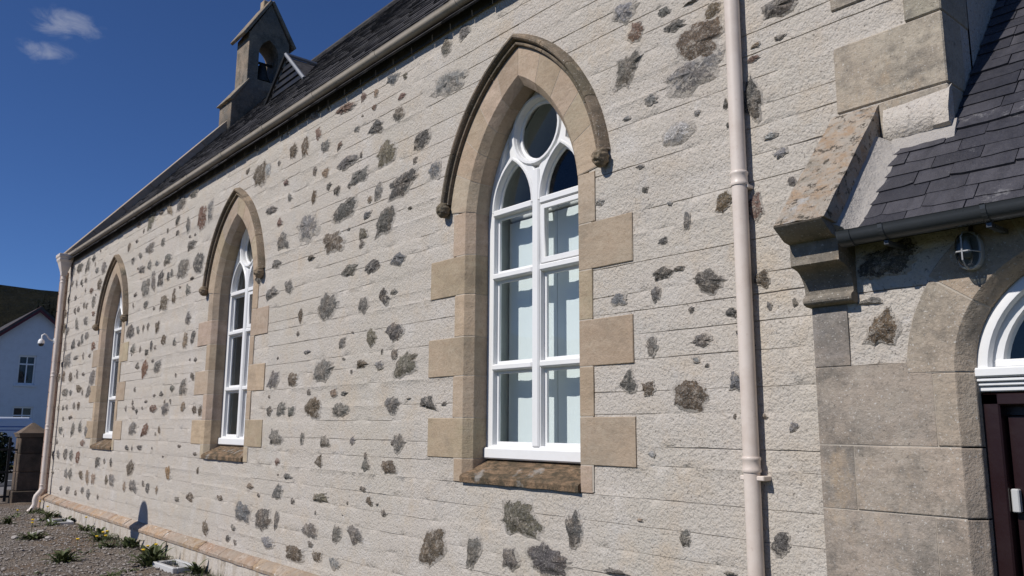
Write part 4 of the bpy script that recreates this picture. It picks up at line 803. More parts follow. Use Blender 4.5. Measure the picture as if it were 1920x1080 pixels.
# door, fanlight
door = MB().box(DX-.36, DX+.36, PW+.155, PW+.20, -.1, 1.74).build('door', 'maroon', porch)
for i in range(7):
    x0 = DX-.355+i*.1015; MB().box(x0+.002, x0+.098, PW+.138, PW+.16, .15, 1.655).build('door_board', 'maroon', door, bevel=.006)
for sd in (-1, 1):
    MB().box(*sorted((DX+sd*.425, DX+sd*.355)), PW+.085, PW+.2, -.1, 1.738).build('door_frame', 'maroon', door, bevel=.006)
MB().box(DX-.425, DX+.425, PW+.085, PW+.2, 1.69, 1.738).build('door_head', 'maroon', door, bevel=.006)
MB().box(DX-.352, DX-.325, PW+.105, PW+.135, 1.30, 1.385).build('latch', 'plastic', door, bevel=.004)
MB().lathe([(0, 0), (.022, 0), (.03, .02), (.026, .04), (0, .045)], (DX-.27, PW+.1, 1.02), 14).build('door_knob', 'iron', door, smooth=40)
fan = door_ring(MB(), [(.418, PW+.07), (.40, PW+.06), (.375, PW+.06), (.365, PW+.08), (.43, PW+.085), (.335, PW+.10), (.325, PW+.14), (.418, PW+.16)], 0, math.pi, 30).build('fanlight', 'white', porch, smooth=30)
MB().box(DX-.42, DX+.42, PW+.045, PW+.15, 1.795, 1.832).build('transom', 'white', fan, bevel=.006)
for i, (d, z0, z1) in enumerate(((.055, 1.778, 1.792), (.065, 1.762, 1.776), (.075, 1.742, 1.76))):
    MB().box(DX-.42, DX+.42, PW+d, PW+.15, z0, z1).build('transom_moulding', 'white', fan, bevel=.004)
MB().box(DX-.36, DX+.36, PW+.09, PW+.15, 1.832, 1.862).build('fanlight_rail', 'white', fan, bevel=.005)
mb = MB(); mb.add([(DX+.34*math.cos(i*math.pi/20), PW+.12, DZ+.04+.33*math.sin(i*math.pi/20)) for i in range(21)], [tuple(range(21))]); face(mb.build('fanlight_pane', 'glass', fan), (0, -1, 0))
MB().box(-1.6, 2.2, .25, .3, -.1, 2.5).build('inside_wall', 'inside', porch)
# roof of the porch: single slates in view, the rest joined
PE, PZ0 = -.415, 2.87
def pz(y): return PZ0+SLP*y
CX0 = -1.622
rf = MB().prism([(PE+.03, pz(PE+.03)-.02), (PE+.03, pz(PE+.03)-.07), (2.6, pz(2.6)-.07), (2.6, pz(2.6)-.02)], 'x', XR+.005, PXR+.1).build('porch_roof', 'inside', porch)
MB().prism([(PE+.03, pz(PE+.03)-.02), (PE+.03, pz(PE+.03)-.07), (.005, pz(.005)-.07), (.005, pz(.005)-.02)], 'x', CX0, XR+.01).build('roof_boarding', 'inside', rf)
rng = random.Random(33); far = MB(); EX = .088
def rp(x, s_, h): return (x, PE+s_*ca-h*sa, pz(PE)+s_*sa+h*ca)
nrow = 45
for j in range(nrow):
    s0 = j*EX; ymid = PE+(s0+EX)*ca
    xa = CX0+.030+.004*min(j, 8) if ymid < .0 else XR+.006+max(0, .10-.02*(j-5))*0
    if ymid < 0: xa += rng.uniform(-.012, .012)
    x = xa-rng.uniform(0, .12) if j % 2 else xa
    while x < PXR+.1:
        w = rng.uniform(.13, .27)*(1 if j < 14 else .85); a, b = max(x, xa), x+w-.004
        if b-a > .04:
            t = rng.uniform(.010, .016); ds = [rng.uniform(-.006, .006) for _ in range(2)]
            s1 = s0+EX*2.0
            if ymid < .02 and PE+s1*ca > -.005: s1 = (-.005-PE)/ca
            bm_ = MB(); m = 5; fr_ = []; 
            lo = []
            for i in range(m+1):
                xx = a+(b-a)*i/m; e = ds[0]*(1-i/m)+ds[1]*i/m+.004*nz3(xx*30, j, 1)
                if i in (0, m) and rng.random() < .3: e += .008
                lo.append((xx, s0+e))
            lift = rng.uniform(0, .004)
            v = [rp(xx, s_, .003+lift) for xx, s_ in lo]+[rp(xx, s_, .003+lift+t) for xx, s_ in lo]+[rp(a, s1, 0), rp(b, s1, 0), rp(a, s1, t*.55), rp(b, s1, t*.55)]
            K = m+1; f = []
            for i in range(m): f.append((i, i+1, K+i+1, K+i))
            f.append(tuple([K+i for i in range(m+1)]+[2*K+3, 2*K+2])); f.append((0, K, 2*K+2, 2*K)); f.append((m, 2*K+1, 2*K+3, K+m))
            f.append(tuple([2*K, 2*K+1]+[i for i in range(m, -1, -1)])); f.append((2*K, 2*K+2, 2*K+3, 2*K+1))
            if a < -.5 and j < 30: MB().add(v, f).build('slate', 'slate', rf)
            else: far.add(v, f)
        x += w
tag(far.build('far_slates', 'slate', rf), kind='stuff')
# cement fillet between coping and slates, ledge along the nave wall
mb = MB(); rings = []
for i in range(15):
    t = i/14; y = PE+.0+t*(.0-PE); s_ = (y-PE)/ca; e = .008*nz3(y*14, 1, 1); wv = .045+.038*min(1, t*1.6)
    rings.append([rp(CX0-.02, s_, -.02), rp(CX0-.02, s_, .085+e), rp(CX0+.02, s_, .055+e), rp(CX0+wv*.6, s_, .026+e), rp(CX0+wv+.02+e, s_, .014), rp(CX0+wv+.02, s_, -.02)])
mb.loft(rings).build('cement_fillet', 'cement', rf, smooth=60)
mb = MB(); rings = []
for i in range(13):
    x = CX0+.06+(XR+.03-CX0-.06)*i/12; e = .010*nz3(x*14, 3, 1); e2 = .006*nz3(x*25, 3, 6)
    rings.append([(x, .01, 2.80), (x, -.055+e, pz(-.055)+.016), (x, -.04+e, pz(-.04)+.035+e2), (x, -.006, pz(0)+.05+e), (x, .01, pz(0)+.05+e)])
mb.loft(rings).build('ledge_fillet', 'cement', rf, smooth=60)
# rough stone offset above the ledge, at the foot of the corner quoin
mb = MB(); rings = []
for i in range(17):
    x = -1.60+(XR+.012+1.60)*i/16; e = .012*nz3(x*11, 5, 1); t = i/16
    rings.append([(x, .02, 2.86), (x, -.028-.02*t+e, 2.90), (x, -.030-.014*t+e, 2.97+e), (x, -.012+e*.6, 3.04+.02*t+e), (x, .02, 3.07+.02*t)])
q = mb.loft(rings).build('rough_offset', 'harl', wall, smooth=60); q.color = (.37, .31, .25, 1)
# skew coping and kneeler
CXL, CXR_ = -1.852, -1.622
sk = MB(); rings = []; n = 16
for i in range(n+1):
    t = i/n; y = -.566+t*.58; zt = 3.082+1.112*y
    ring = []
    for j in range(7):
        x = CXL+(CXR_-CXL)*j/6; e = .010*nz3(x*14, y*14, 2)+.007*nz3(x*30, y*30, 5)
        ring.append((x, y-.3*e*(0 if i in (0,) else 1), zt+e*(1 if 0 < j < 6 else .4)))
    yb = max(y+.02, -.40); ring += [(CXR_, yb, zt-.15+max(0, yb-y-.02)*.9), (CXL, yb, zt-.15+max(0, yb-y-.02)*.9)]
    rings.append(ring)
skew = sk.loft(rings).build('skew_coping', 'lichen', porch, smooth=50)
kp = [(PW+.05, 2.68), (-.545, 2.466), (-.564, 2.448), (-.560, 2.443), (-.485, 2.394), (-.442, 2.386), (-.44, 2.38), (-.44, 2.293), (-.425, 2.285)]
for i in range(1, 8):
    a = i/8*math.pi/2; kp.append((-.332-.093*(1-math.sin(a)), 2.285-.105*(1-math.cos(a))))
kp += [(-.332, 2.175)]
for i in range(7):
    a = math.pi/2+math.pi*i/6; kp.append((-.338+.016*math.cos(a)*1.2, 2.148+.019*math.sin(a)))
kp += [(-.325, 2.125), (PW+.05, 2.12)]
o = MB().prism(kp, 'x', CXL-.002, CXR_-.012).build('kneeler', 'ashlar', porch, smooth=28); o.color = (.235, .205, .165, 1)
# porch gutter with brackets
def pgut(x0, x1, r): return half_pipe(MB(), x0, x1, -.462, 2.388, r, .004, 12)
pg = pgut(CXR_+.035, PXR, .052).build('gutter', 'dark', porch, smooth=40)
pgut(CXR_+.02, CXR_+.075, .056).build('gutter_end', 'dark', pg, smooth=40)
MB().lathe([(0, 0)]*1+[(.05, 0)], (0, 0, 0), 8) if False else None
mb = MB(); mb.add([(CXR_+.036, -.462+.054*math.cos(math.pi*(1+i/12)), 2.39+.054*math.sin(math.pi*(1+i/12))) for i in range(13)], [tuple(range(13))]); mb.build('gutter_cap', 'dark', pg)
for x in (-1.43, -1.06, -.4, .3, 1.0, 1.8):
    b_ = half_pipe(MB(), x, x+.018, -.462, 2.389, .0565, .005, 12); b_.box(x, x+.018, -.47, PW+.01, 2.315, 2.331); b_.build('gutter_bracket', 'dark', pg)
# ------------------------------------------------------------------ bulkhead lamp on the porch
LX, LY, LZ = -1.172, PW-.012, 2.268
lamp = thing('wall_lamp', 'oval caged bulkhead lamp fixed above the porch door arch', 'lamp', (LX, LY, LZ))
def oval(w, h, y, n=28):
    w *= .86; h *= .86
    return [(LX+w*math.copysign(abs(math.cos(2*math.pi*j/n))**.85, math.cos(2*math.pi*j/n)), y, LZ+h*math.copysign(abs(math.sin(2*math.pi*j/n))**.8, math.sin(2*math.pi*j/n))) for j in range(n)]
under(MB().loft([oval(.052, .086, LY+.02), oval(.052, .086, LY-.02), oval(.048, .082, LY-.028)]).build('base', 'sign_metal', smooth=35), lamp)
under(MB().loft([oval(.043, .076, LY-.026), oval(.043, .076, LY-.05), oval(.036, .066, LY-.078), oval(.018, .04, LY-.09)]).build('glass', 'lampglass', smooth=60), lamp)
under(MB().lathe([(0, -.035), (.012, -.03), (.017, 0), (.012, .03), (.009, .05), (0, .05)], (LX, LY-.045, LZ), 12).build('bulb', 'plastic', smooth=50), lamp)
rg = oval(.047, .081, LY-.03); under(MB().tube(rg+[rg[0], rg[1]], .0045, 6).build('cage_ring', 'sign_metal'), lamp)
under(MB().tube([(LX-.043, LY-.03, LZ-.012), (LX-.038, LY-.06, LZ-.012), (LX-.02, LY-.093, LZ-.012), (LX+.02, LY-.093, LZ-.012), (LX+.038, LY-.06, LZ-.012), (LX+.043, LY-.03, LZ-.012)], .003, 6).build('cage_wire', 'sign_metal'), lamp)
under(MB().tube([(LX, LY-.03, LZ-.073), (LX, LY-.07, LZ-.066), (LX, LY-.094, LZ-.045), (LX, LY-.094, LZ+.045), (LX, LY-.07, LZ+.066), (LX, LY-.03, LZ+.073)], .003, 6).build('cage_wire', 'sign_metal'), lamp)
under(MB().tube([(LX+.005, LY-.005, LZ+.08), (LX+.005, LY+.002, LZ+.16)], .008, 8).build('conduit', 'iron'), lamp)

# ------------------------------------------------------------------ camera on the corner
cc = thing('security_camera', 'small white dome camera on a curved bracket at the wall corner', 'camera', (XL-.15, -.11, 3.2))
xq = XL-.14
under(MB().tube([(xq, -.10, 3.24), (xq, -.17, 3.245), (xq, -.22, 3.275), (xq, -.26, 3.34), (xq, -.30, 3.36), (xq, -.335, 3.335), (xq, -.34, 3.25)], .014, 8).build('arm', 'white', smooth=50), cc)
under(MB().box(xq-.04, xq+.04, -.125, -.10, 3.19, 3.29).build('wall_plate', 'white', bevel=.005), cc)
under(MB().lathe([(.0, .09), (.03, .09), (.055, .06), (.06, .02), (.06, .0), (.0, .0)], (xq, -.34, 3.17), 16).build('housing', 'white', smooth=50), cc)
under(MB().lathe([(.05, .0), (.046, -.03), (.03, -.05), (.0, -.057)], (xq, -.34, 3.17), 16).build('dome', 'inside', smooth=50), cc)

# ------------------------------------------------------------------ gate pier and iron gate
GX = -20.0
gp = thing('gate_pier', 'dark square stone gate pier with pyramid cap beside the church corner', 'gate pier', (GX, 0, 0))
def pbox(nm, x0, x1, y0, y1, z0, z1, col=(.085, .07, .055)):
    o = under(MB().box(x0, x1, y0, y1, z0, z1).build(nm, 'dark_pier', bevel=.014), gp); o.color = (*col, 1); return o
PYC = .01
pbox('base', GX-.34, GX+.16+.16, PYC-.32, PYC+.30, -.06, .24)
for i, (z0, z1) in enumerate(((.24, .62), (.62, 1.0), (1.0, 1.33))): pbox('shaft_block', GX-.26, GX+.25, PYC-.25, PYC+.245, z0+.002, z1-.002, ((.085, .07, .058), (.095, .078, .06), (.08, .066, .052))[i])
cap = MB().loft([[(GX-.01+sx*a, PYC+sy*a, z) for sx, sy in ((-1, -1), (1, -1), (1, 1), (-1, 1))] for a, z in ((.27, 1.33), (.30, 1.43), (.30, 1.40), (.03, 1.63), (.01, 1.635))])
o = under(cap.build('cap', 'dark_pier', bevel=.006), gp); o.color = (.15, .125, .10, 1)
gate = thing('iron_gate', 'black iron bar gate hung on the dark stone pier', 'gate', (GX, -.9, 0))
under(MB().box(GX-.025, GX+.025, -.41, -.36, .02, 1.32).build('stile', 'iron'), gate)
under(MB().box(GX-.025, GX+.025, -1.95, -1.90, .02, 1.32).build('stile', 'iron'), gate)
for z in (.12, .62, 1.08): under(MB().box(GX-.014, GX+.014, -1.9, -.41, z-.02, z+.02).build('rail', 'iron'), gate)
for i in range(12): under(MB().tube([(GX, -.52-i*.12, .06), (GX, -.52-i*.12, 1.06 if i % 2 else .62)], .009, 6).build('bar', 'iron'), gate)
under(MB().box(GX-.015, GX+.015, -.37, -.23, 1.05, 1.09).build('hinge', 'iron'), gate); under(MB().box(GX-.015, GX+.015, -.37, -.30, .1, .14).build('hinge', 'iron'), gate)
rl = thing('iron_railing', 'short black iron railing closing the gap between pier and church', 'railing', (GX, .5, 0))
for z in (.12, 1.2): under(MB().box(GX-.014, GX+.014, .25, 1.6, z-.02, z+.02).build('rail', 'iron'), rl)
for i in range(11): under(MB().tube([(GX, .36+i*.12, .0), (GX, .36+i*.12, 1.42)], .014, 6).build('bar', 'iron'), rl)

# ------------------------------------------------------------------ white house across the road
HX = -42.0
house = thing('white_house', 'white rendered two storey house with dark red bargeboards across the road', 'house', (HX, 3.6, -.16))
HC, HW, HE, HA = 3.75, 3.6, 3.75, 6.75
wins = [(3.13, 3.83, 3.36, 4.66), (3.10, 3.90, .95, 2.38), (.9, 1.7, .95, 2.38), (5.6, 6.4, .95, 2.38)]
mb = MB(); cuts = sorted({-.2, HE, HA-.02}|{c for w in wins for c in w[2:]})
def hhw(z): return HW if z <= HE else HW*(HA-z)/(HA-HE)
for z0, z1 in zip(cuts[:-1], cuts[1:]):
    hs_ = sorted((a, b) for a, b, c, d in wins if c <= z0+1e-6 and d >= z1-1e-6 and hhw(z1) > abs((a+b)/2-HC)+.4)
    edges = [None]+[e for h_ in hs_ for e in h_]+[None]
    for i in range(0, len(edges), 2):
        l0, l1 = (HC-hhw(z0), HC-hhw(z1)) if edges[i] is None else (edges[i], edges[i])
        r0_, r1_ = (HC+hhw(z0), HC+hhw(z1)) if edges[i+1] is None else (edges[i+1], edges[i+1])
        mb.prism([(l0, z0), (r0_, z0), (r1_, z1), (l1, z1)], 'x', HX-.24, HX)
hw = mb.build('gable_wall', 'white_render')
under(hw, house)
under(MB().box(HX-9, HX-.25, HC-HW, HC-HW+.25, -.2, HE).build('side_wall', 'white_render'), house)
under(MB().box(HX-9, HX-.25, HC+HW-.25, HC+HW, -.2, HE).build('side_wall', 'white_render'), house)
under(MB().box(HX-9, HX-8.8, HC-HW+.25, HC+HW-.25, -.2, HE+.6).build('rear_wall', 'white_render'), house)
hs = (HA-HE)/HW
for s in (-1, 1):
    hr = under(MB().prism([(HC, HA+.02), (HC+s*(HW+.35), HE-.35*hs+.02), (HC+s*(HW+.35), HE-.35*hs+.14), (HC, HA+.14)], 'x', HX-9.1, HX+.28).build('roof_slope', 'oldslate'), house)
    b_ = MB().prism([(HC, HA+.15), (HC+s*(HW+.38), HE-.38*hs+.15), (HC+s*(HW+.38), HE-.38*hs-.12), (HC, HA-.12)], 'x', HX+.2, HX+.26).build('bargeboard', 'redpaint', bevel=.005); under(b_, house)
for a, b, c, d in wins:
    w_ = plate([(a, c), (b, c), (b, d), (a, d)], [[(a+.07, c+.07), ((a+b)/2-.025, c+.07), ((a+b)/2-.025, d-.42), (a+.07, d-.42)], [((a+b)/2+.025, c+.07), (b-.07, c+.07), (b-.07, d-.42), ((a+b)/2+.025, d-.42)],
        [(a+.07, d-.36), ((a+b)/2-.02, d-.36), ((a+b)/2-.02, d-.07), (a+.07, d-.07)], [((a+b)/2+.02, d-.36), (b-.07, d-.36), (b-.07, d-.07), ((a+b)/2+.02, d-.07)]], .03, .004, lambda p, q, r_: (HX-.10+r_, p, q), 'window', 'white')
    under(w_, house)
    g_ = MB().add([(HX-.10, a, c), (HX-.10, b, c), (HX-.10, b, d), (HX-.10, a, d)], [(0, 1, 2, 3)]).build('pane', 'glass', w_); face(g_, (1, 0, 0))
    MB().box(HX-.02, HX+.07, a-.1, b+.1, c-.1, c-.003).build('sill', 'white_render', w_, bevel=.005)
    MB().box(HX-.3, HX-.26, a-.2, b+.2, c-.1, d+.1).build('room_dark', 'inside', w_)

# ------------------------------------------------------------------ van and car parked across the road
def wheel(par, x, y, z, r):
    w = under(MB().tube([(x-.1, y, z), (x+.1, y, z)], r, 20).build('wheel', 'tyre', smooth=40), par)
    MB().tube([(x+.085, y, z), (x+.108, y, z)], r*.62, 16).build('rim', 'plastic', w, smooth=40); return w
def vehicle(nm, label, cat, X, y0, L, prof, wins_, stripes):
    v = thing(nm, label, cat, (X, y0+L/2, -.13))
    body = MB(); zo = -.13
    rings = []
    for (dx, ins) in ((-.85, .06), (-.80, 0), (.78, 0), (.84, .05), (.86, .10)):
        cyy = sum(p[0] for p in prof)/len(prof); czz = sum(p[1] for p in prof)/len(prof)
        rings.append([(X+dx, y0+p[0]+(cyy-p[0])*ins*.4, zo+p[1]+(czz-p[1])*ins) for p in prof])
    b = under(body.loft(rings).build('body', 'van', smooth=35), v)
    for w in wins_:
        p = [(X+.862, y0+a, zo+c) for a, c in w]; q = [(X+.70, y0+a, zo+c) for a, c in w]
        under(MB().loft([q, p]).build('window', 'dark'), v)
    for (a, bb, c, d) in stripes: under(MB().box(X+.80, X+.866, y0+a, y0+bb, zo+c, zo+d).build('side_stripe', 'blue'), v)
    for yy in (L*.19, L*.8): wheel(v, X+.74, y0+yy, zo+.33, .33); wheel(v, X-.74, y0+yy, zo+.33, .33)
    for yy in (.02,): under(MB().box(X+.5, X+.78, y0+yy-.05, y0+yy+.05, zo+.75, zo+.95).build('headlight', 'plastic', bevel=.02), v)
    return v
vehicle('parked_van', 'white panel van with thin blue stripes parked behind the gate pier', 'van', -36.5, -2.2, 5.0,
        [(0, .35), (0, .95), (.25, 1.1), (.9, 1.25), (1.5, 1.92), (1.9, 2.0), (4.9, 2.0), (5.0, 1.9), (5.0, .35)],
        [[(1.0, 1.25), (1.5, 1.78), (2.1, 1.8), (2.1, 1.25)]], [(2.3, 4.9, 1.62, 1.66), (2.3, 4.9, 1.50, 1.53)])
vehicle('parked_car', 'white hatchback car parked between the pier and the church corner', 'car', -36.3, 3.35, 3.9,
        [(0, .3), (0, .8), (.9, .95), (1.5, 1.4), (3.2, 1.45), (3.8, 1.0), (3.9, .8), (3.9, .3)],
        [[(1.15, .98), (1.55, 1.32), (2.2, 1.36), (2.2, .98)], [(2.28, .98), (2.28, 1.36), (3.1, 1.36), (3.5, .98)]], [])

# ------------------------------------------------------------------ plants, hill, loose things
def leaf_cloud(mb, c, rad, n, size, rng, shape=None):
    for _ in range(n):
        while True:
            p = Vector((rng.uniform(-1, 1), rng.uniform(-1, 1), rng.uniform(-1, 1)))
            if .25 < p.length < 1: break
        p = Vector((c[0]+p.x*rad[0], c[1]+p.y*rad[1], c[2]+p.z*rad[2]))
        d = Vector((rng.gauss(0, 1), rng.gauss(0, 1), rng.gauss(0, 1))).normalized(); e = d.orthogonal().normalized(); s_ = size*rng.uniform(.6, 1.3)
        mb.add([p-d*s_, p+e*s_*.45, p+d*s_, p-e*s_*.45], [(0, 1, 2, 3)])
rng = random.Random(55)
sh = thing('shrub', 'dark leafy shrub growing beside the road behind the gate', 'shrub', (-27.2, .55, -.1))
mb = MB(); leaf_cloud(mb, (-27.2, .3, .75), (.6, .62, .72), 2000, .07, rng); leaf_cloud(mb, (-27.1, .35, .5), (.5, .55, .6), 700, .07, rng)
under(mb.build('foliage', 'shrub'), sh)
under(MB().tube([(-27.2, .5, -.2), (-27.2, .45, .8)], [.05, .02], 6).build('stem', 'bark'), sh)
# hill
mb = MB(); v = []; f = []; nu, nv = 120, 26
for j in range(nv+1):
    for i in range(nu+1):
        y = -500+i*10.; t = j/nv; x = -120-t*330
        h = 41.5*math.sin(min(1, t/.545)*math.pi/2)**1.25 if t < .545 else 41.5-(t-.545)*20
        z = h*(1+.05*nz3(x*.01, y*.012, 1))-.0+1.2*nz3(x*.05, y*.06, 4)*min(1, t*4)-.03*(y-45)*.3*min(1, t*2)
        v.append((x, y, z-.3))
for j in range(nv):
    for i in range(nu): q = j*(nu+1)+i; f.append((q, q+1, q+nu+2, q+nu+1))
tag(mb.add(v, f).build('hill', 'hill', smooth=80), kind='structure')
def conifer(x, y, z, h, label, seed):
    rng = random.Random(seed); t = thing('conifer_tree', label, 'tree', (x, y, z), 'conifers on the hill behind the white house')
    under(MB().tube([(x, y, z-.5), (x, y, z+h*.97)], [h*.018, .02], 6).build('trunk', 'bark'), t)
    mb = MB()
    for i in range(34):
        u_ = (i/34)**.9; zz_ = z+h*(.1+.9*u_); r_ = h*.20*(1-u_)+.15
        for b_ in range(9):
            a = rng.uniform(0, 6.28); L_ = r_*rng.uniform(.6, 1.15); d = Vector((math.cos(a), math.sin(a), -.25)); e = Vector((-d.y, d.x, 0))
            p = Vector((x, y, zz_))
            for q in range(4):
                s0 = p+d*L_*(q/4); w_ = L_*.30*(1-q/5)
                mb.add([s0-e*w_*.2, s0+d*L_*.3+e*w_+Vector((0, 0, -.06*L_)), s0+d*L_*.42, s0+d*L_*.3-e*w_+Vector((0, 0, -.06*L_))], [(0, 1, 2, 3)])
    under(mb.build('crown', 'conifer'), t)
for (px, zt, d, h, lab) in ((84, 548, 150, 9, 'tall dark conifer rising above the roof peak of the white house'), (94, 557, 150, 8, 'dark conifer between the house peak and the church corner'),
                            (74, 558, 152, 6, 'smaller dark conifer just left of the house roof peak'), (101, 560, 148, 8, 'dark conifer close against the church corner')):
    dr = fw + rt*(px-960)/1523.1 + up*(540-zt)/1523.1; t_ = -d/dr.x; p = CAM+dr*t_
    conifer(p.x, p.y, p.z-h, h, lab, px)
mb = MB()
for i in range(60):
    leaf_cloud(mb, (-rng.uniform(135, 165), rng.uniform(-40, 60), rng.uniform(6, 14)), (4, 4, 4), 60, .9, rng)
tag(mb.build('hillside_wood', 'conifer'), 'dark wood covering the slope behind the white house', 'wood', kind='stuff')

# weeds
def weed(x, y, n, L, label, grp, seed, flowers=0, upright=.5):
    rng = random.Random(seed); t = thing('weed', label, 'weed', (x, y, 0), grp); mb = MB()
    for i in range(n):
        a = rng.uniform(0, 6.283); el = rng.uniform(.25, 1.25)*upright+.2; l = L*rng.uniform(.4, 1.0); w_ = l*rng.uniform(.05, .10)
        d = Vector((math.cos(a), math.sin(a), 0)); sd = Vector((-d.y, d.x, 0)); o = Vector((x+rng.uniform(-.3, .3)*L, y+rng.uniform(-.25, .25)*L, -.02)); prev = None; V = []; F = []
        for k_ in range(5):
            u_ = k_/4; an = el-u_*u_*.9*(1.2-upright*.5)
            q = o if k_ == 0 else q+(d*math.cos(an)+Vector((0, 0, math.sin(an))))*l/4
            ww = w_*(.35+1.3*u_*(1-u_)*2.2)*(0.05 if k_ == 4 else 1)*(1+.25*(k_ % 2))
            V += [q-sd*ww+Vector((0, 0, ww*.35)), q, q+sd*ww+Vector((0, 0, ww*.35))]
        for k_ in range(4):
            for m_ in (0, 1): F.append((k_*3+m_, k_*3+m_+1, k_*3+m_+4, k_*3+m_+3))
        mb.add(V, F)
    under(mb.build('leaves', 'weed'), t)
    for i in range(flowers):
        fx, fy, fh = x+rng.uniform(-.5, .5)*L, y+rng.uniform(-.5, .5)*L, L*rng.uniform(.6, 1.1)
        under(MB().tube([(fx, fy, -.02), (fx+.01, fy, fh)], .003, 5).build('stalk', 'weed'), t)
        under(MB().lathe([(0, 0), (.012, .0), (.022, .012), (.014, .018), (0, .016)], (fx+.01, fy, fh), 9).build('flower_head', 'yellow'), t)
W = [(-11.0, -1.15, 70, .26, 'large leafy weed clump standing alone in open gravel', None, 1, .8), (-13.6, -1.0, 60, .24, 'broad dandelion clump beside loose white rubble', None, 2, .6),
     (-10.2, -.42, 80, .30, 'tall spiky weed clump by the nearer grey gully surround', None, 3, .9), (-10.75, -.24, 50, .28, 'upright weed against the plinth behind the spiky clump', None, 0, .9),
     (-12.0, -.45, 44, .22, 'dandelion with yellow flowers near the round shadow', None, 4, .6), (-11.75, -.2, 40, .25, 'dark weed right at the foot of the round shadow', None, 0, .9),
     (-9.35, -.17, 46, .24, 'small weed between the plinth and the nearer gully surround', None, 0, .9)]
for i, (x, y, n, L, lab, g_, fl, upr) in enumerate(W): weed(x, y, n, L, lab, g_, 100+i, fl, upr)
for i, (x, y) in enumerate(((-17.3, -.35), (-16.9, -.25), (-16.4, -.22), (-15.9, -.4), (-15.3, -.2), (-14.9, -.55), (-14.1, -.2), (-13.3, -.22), (-12.8, -.3), (-16.6, -.75), (-15.8, -.95))):
    weed(x, y, 34, .2+.06*((i*7) % 3)/2, 'small green weed in the strip of gravel along the far wall foot', 'weeds along the far wall foot', 200+i, (i % 3 == 0)*1, .75)
for i, (x, y) in enumerate(((-10.3, -1.6), (-9.7, -1.0), (-12.6, -1.7), (-9.9, -.75), (-11.6, -.75), (-15.0, -1.5))):
    weed(x, y, 26, .17, 'low weed tuft scattered in the open gravel', 'weed tufts in the open gravel', 300+i, 0, .5)
# grass blades as ground cover along the wall foot
mb = MB(); rng = random.Random(77)
for i in range(2600):
    x = rng.uniform(-17.9, -8.6); y = -.11-abs(rng.gauss(0, .16)); 
    if nz3(x*1.1, y*1.5, 9) < .02: continue
    h = rng.uniform(.03, .11); a = rng.uniform(0, 6.28); d = Vector((math.cos(a), math.sin(a), 0))*.005; le = Vector((rng.gauss(0, .03), rng.gauss(0, .03), h)); p = Vector((x, y, -.02))
    mb.add([p-d, p+d, p+le], [(0, 1, 2)])
tag(mb.build('grass_tufts', 'weed'), 'thin green grass blades along the foot of the wall', 'grass', kind='stuff')
# pebbles
mb = MB(); rng = random.Random(78)
oct_v = [(1, 0, 0), (-1, 0, 0), (0, 1, 0), (0, -1, 0), (0, 0, 1), (0, 0, -1)]; oct_f = [(0, 2, 4), (2, 1, 4), (1, 3, 4), (3, 0, 4), (2, 0, 5), (1, 2, 5), (3, 1, 5), (0, 3, 5)]
for i in range(9000):
    x = -8.6-10*rng.random()**1.4; y = -.12-2.6*rng.random(); r_ = .008+.022*rng.random()**3; a = rng.uniform(0, 6.28); q = rng.uniform(.6, 1.3)
    zg = .035*(nz3(x*1.3, y*1.3, 3)+.5*nz3(x*4, y*4, 9))
    mb.add([(x+(vx*math.cos(a)*q-vy*math.sin(a))*r_, y+(vx*math.sin(a)*q+vy*math.cos(a))*r_, zg+r_*.3+vz*r_*.6) for vx, vy, vz in oct_v], oct_f)
tag(mb.build('gravel_stones', 'pebble', smooth=40), 'loose grey gravel stones scattered over the yard', 'gravel', kind='stuff')
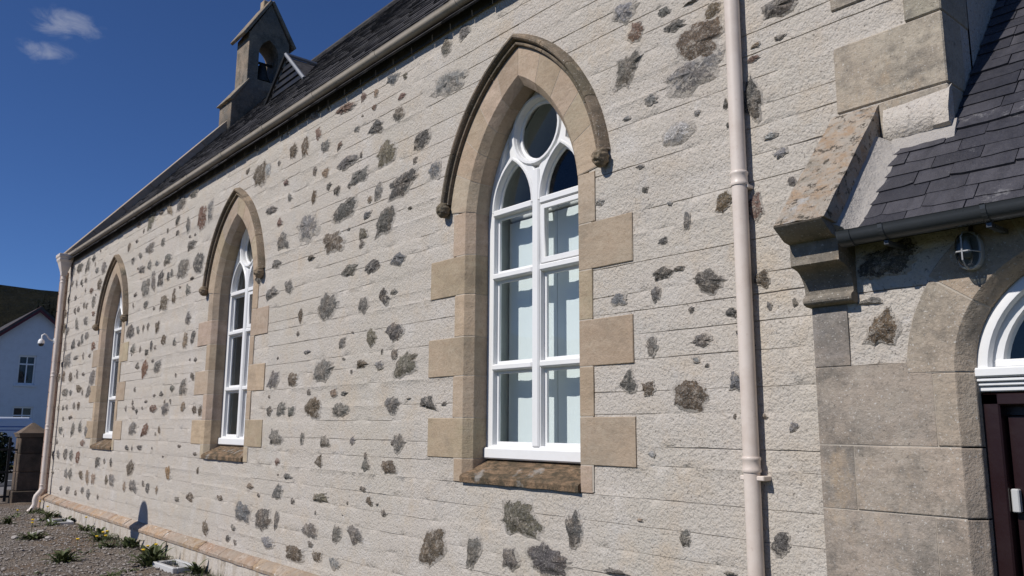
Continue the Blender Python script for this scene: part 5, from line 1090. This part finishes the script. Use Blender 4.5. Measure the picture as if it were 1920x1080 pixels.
for i, (x, y, r_) in enumerate(((-13.9, -.95, .07), (-13.75, -1.2, .05), (-14.2, -.8, .055), (-13.4, -.85, .05), (-16.0, -.5, .06))):
    bm = bmesh.new(); bmesh.ops.create_icosphere(bm, subdivisions=2, radius=1)
    for v_ in bm.verts: k_ = 1+.35*nz3(v_.co.x*1.5+i*9, v_.co.y*1.5, v_.co.z*1.5); v_.co = Vector((x+v_.co.x*r_*1.4*k_, y+v_.co.y*r_*k_, r_*.25+v_.co.z*r_*.5*k_))
    me = bpy.data.meshes.new('rubble_lump'); bm.to_mesh(me); bm.free()
    tag(obj('rubble_lump', me, 'cement', None, 30), 'pale broken lump of mortar lying in the gravel', 'rubble', 'pale mortar lumps in the gravel')
# gully surrounds
for (x, y, rz_, lab) in ((-9.75, -.285, .05, 'pale grey rectangular gully surround beside the plinth, beyond the near window'), (-15.2, -.33, -.05, 'pale grey rectangular gully surround in weeds near the far window')):
    t = thing('gully_surround', lab, 'drain surround', (x, y, 0)); hw_, hd_ = .30, .15
    for nm, a in (('long_bar', (-hw_, hw_, -hd_, -hd_+.05)), ('long_bar', (-hw_, hw_, hd_-.05, hd_)), ('end_bar', (-hw_, -hw_+.05, -hd_+.05, hd_-.05)), ('end_bar', (hw_-.05, hw_, -hd_+.05, hd_-.05))):
        o = MB().box(a[0], a[1], a[2], a[3], -.03, .062).build(nm, 'plastic', t, bevel=.008)
    MB().box(-hw_+.05, hw_-.05, -hd_+.05, hd_-.05, -.02, .004).build('grate', 'iron', t); t.rotation_euler = (0, 0, rz_)
# round sign on a pole, just outside the picture: its shadow falls on the wall
tq = 3.05; c = Vector((-12.03, -.05, .30))+sdir*tq
rs = thing('round_sign', 'round metal sign on a slim pole standing in the gravel opposite the wall', 'sign', (c.x, c.y, 0))
rad = .33
under(MB().tube([(c.x, c.y+.02, -.1), (c.x, c.y+.02, c.z+.1)], .014, 10).build('pole', 'sign_metal', smooth=50), rs)
under(MB().loft([[(c.x+rad*.70*math.cos(2*math.pi*j/32), c.y+yy, c.z+rad*math.sin(2*math.pi*j/32)) for j in range(32)] for yy in (-.012, -.006)]).build('disc', 'sign_metal'), rs)
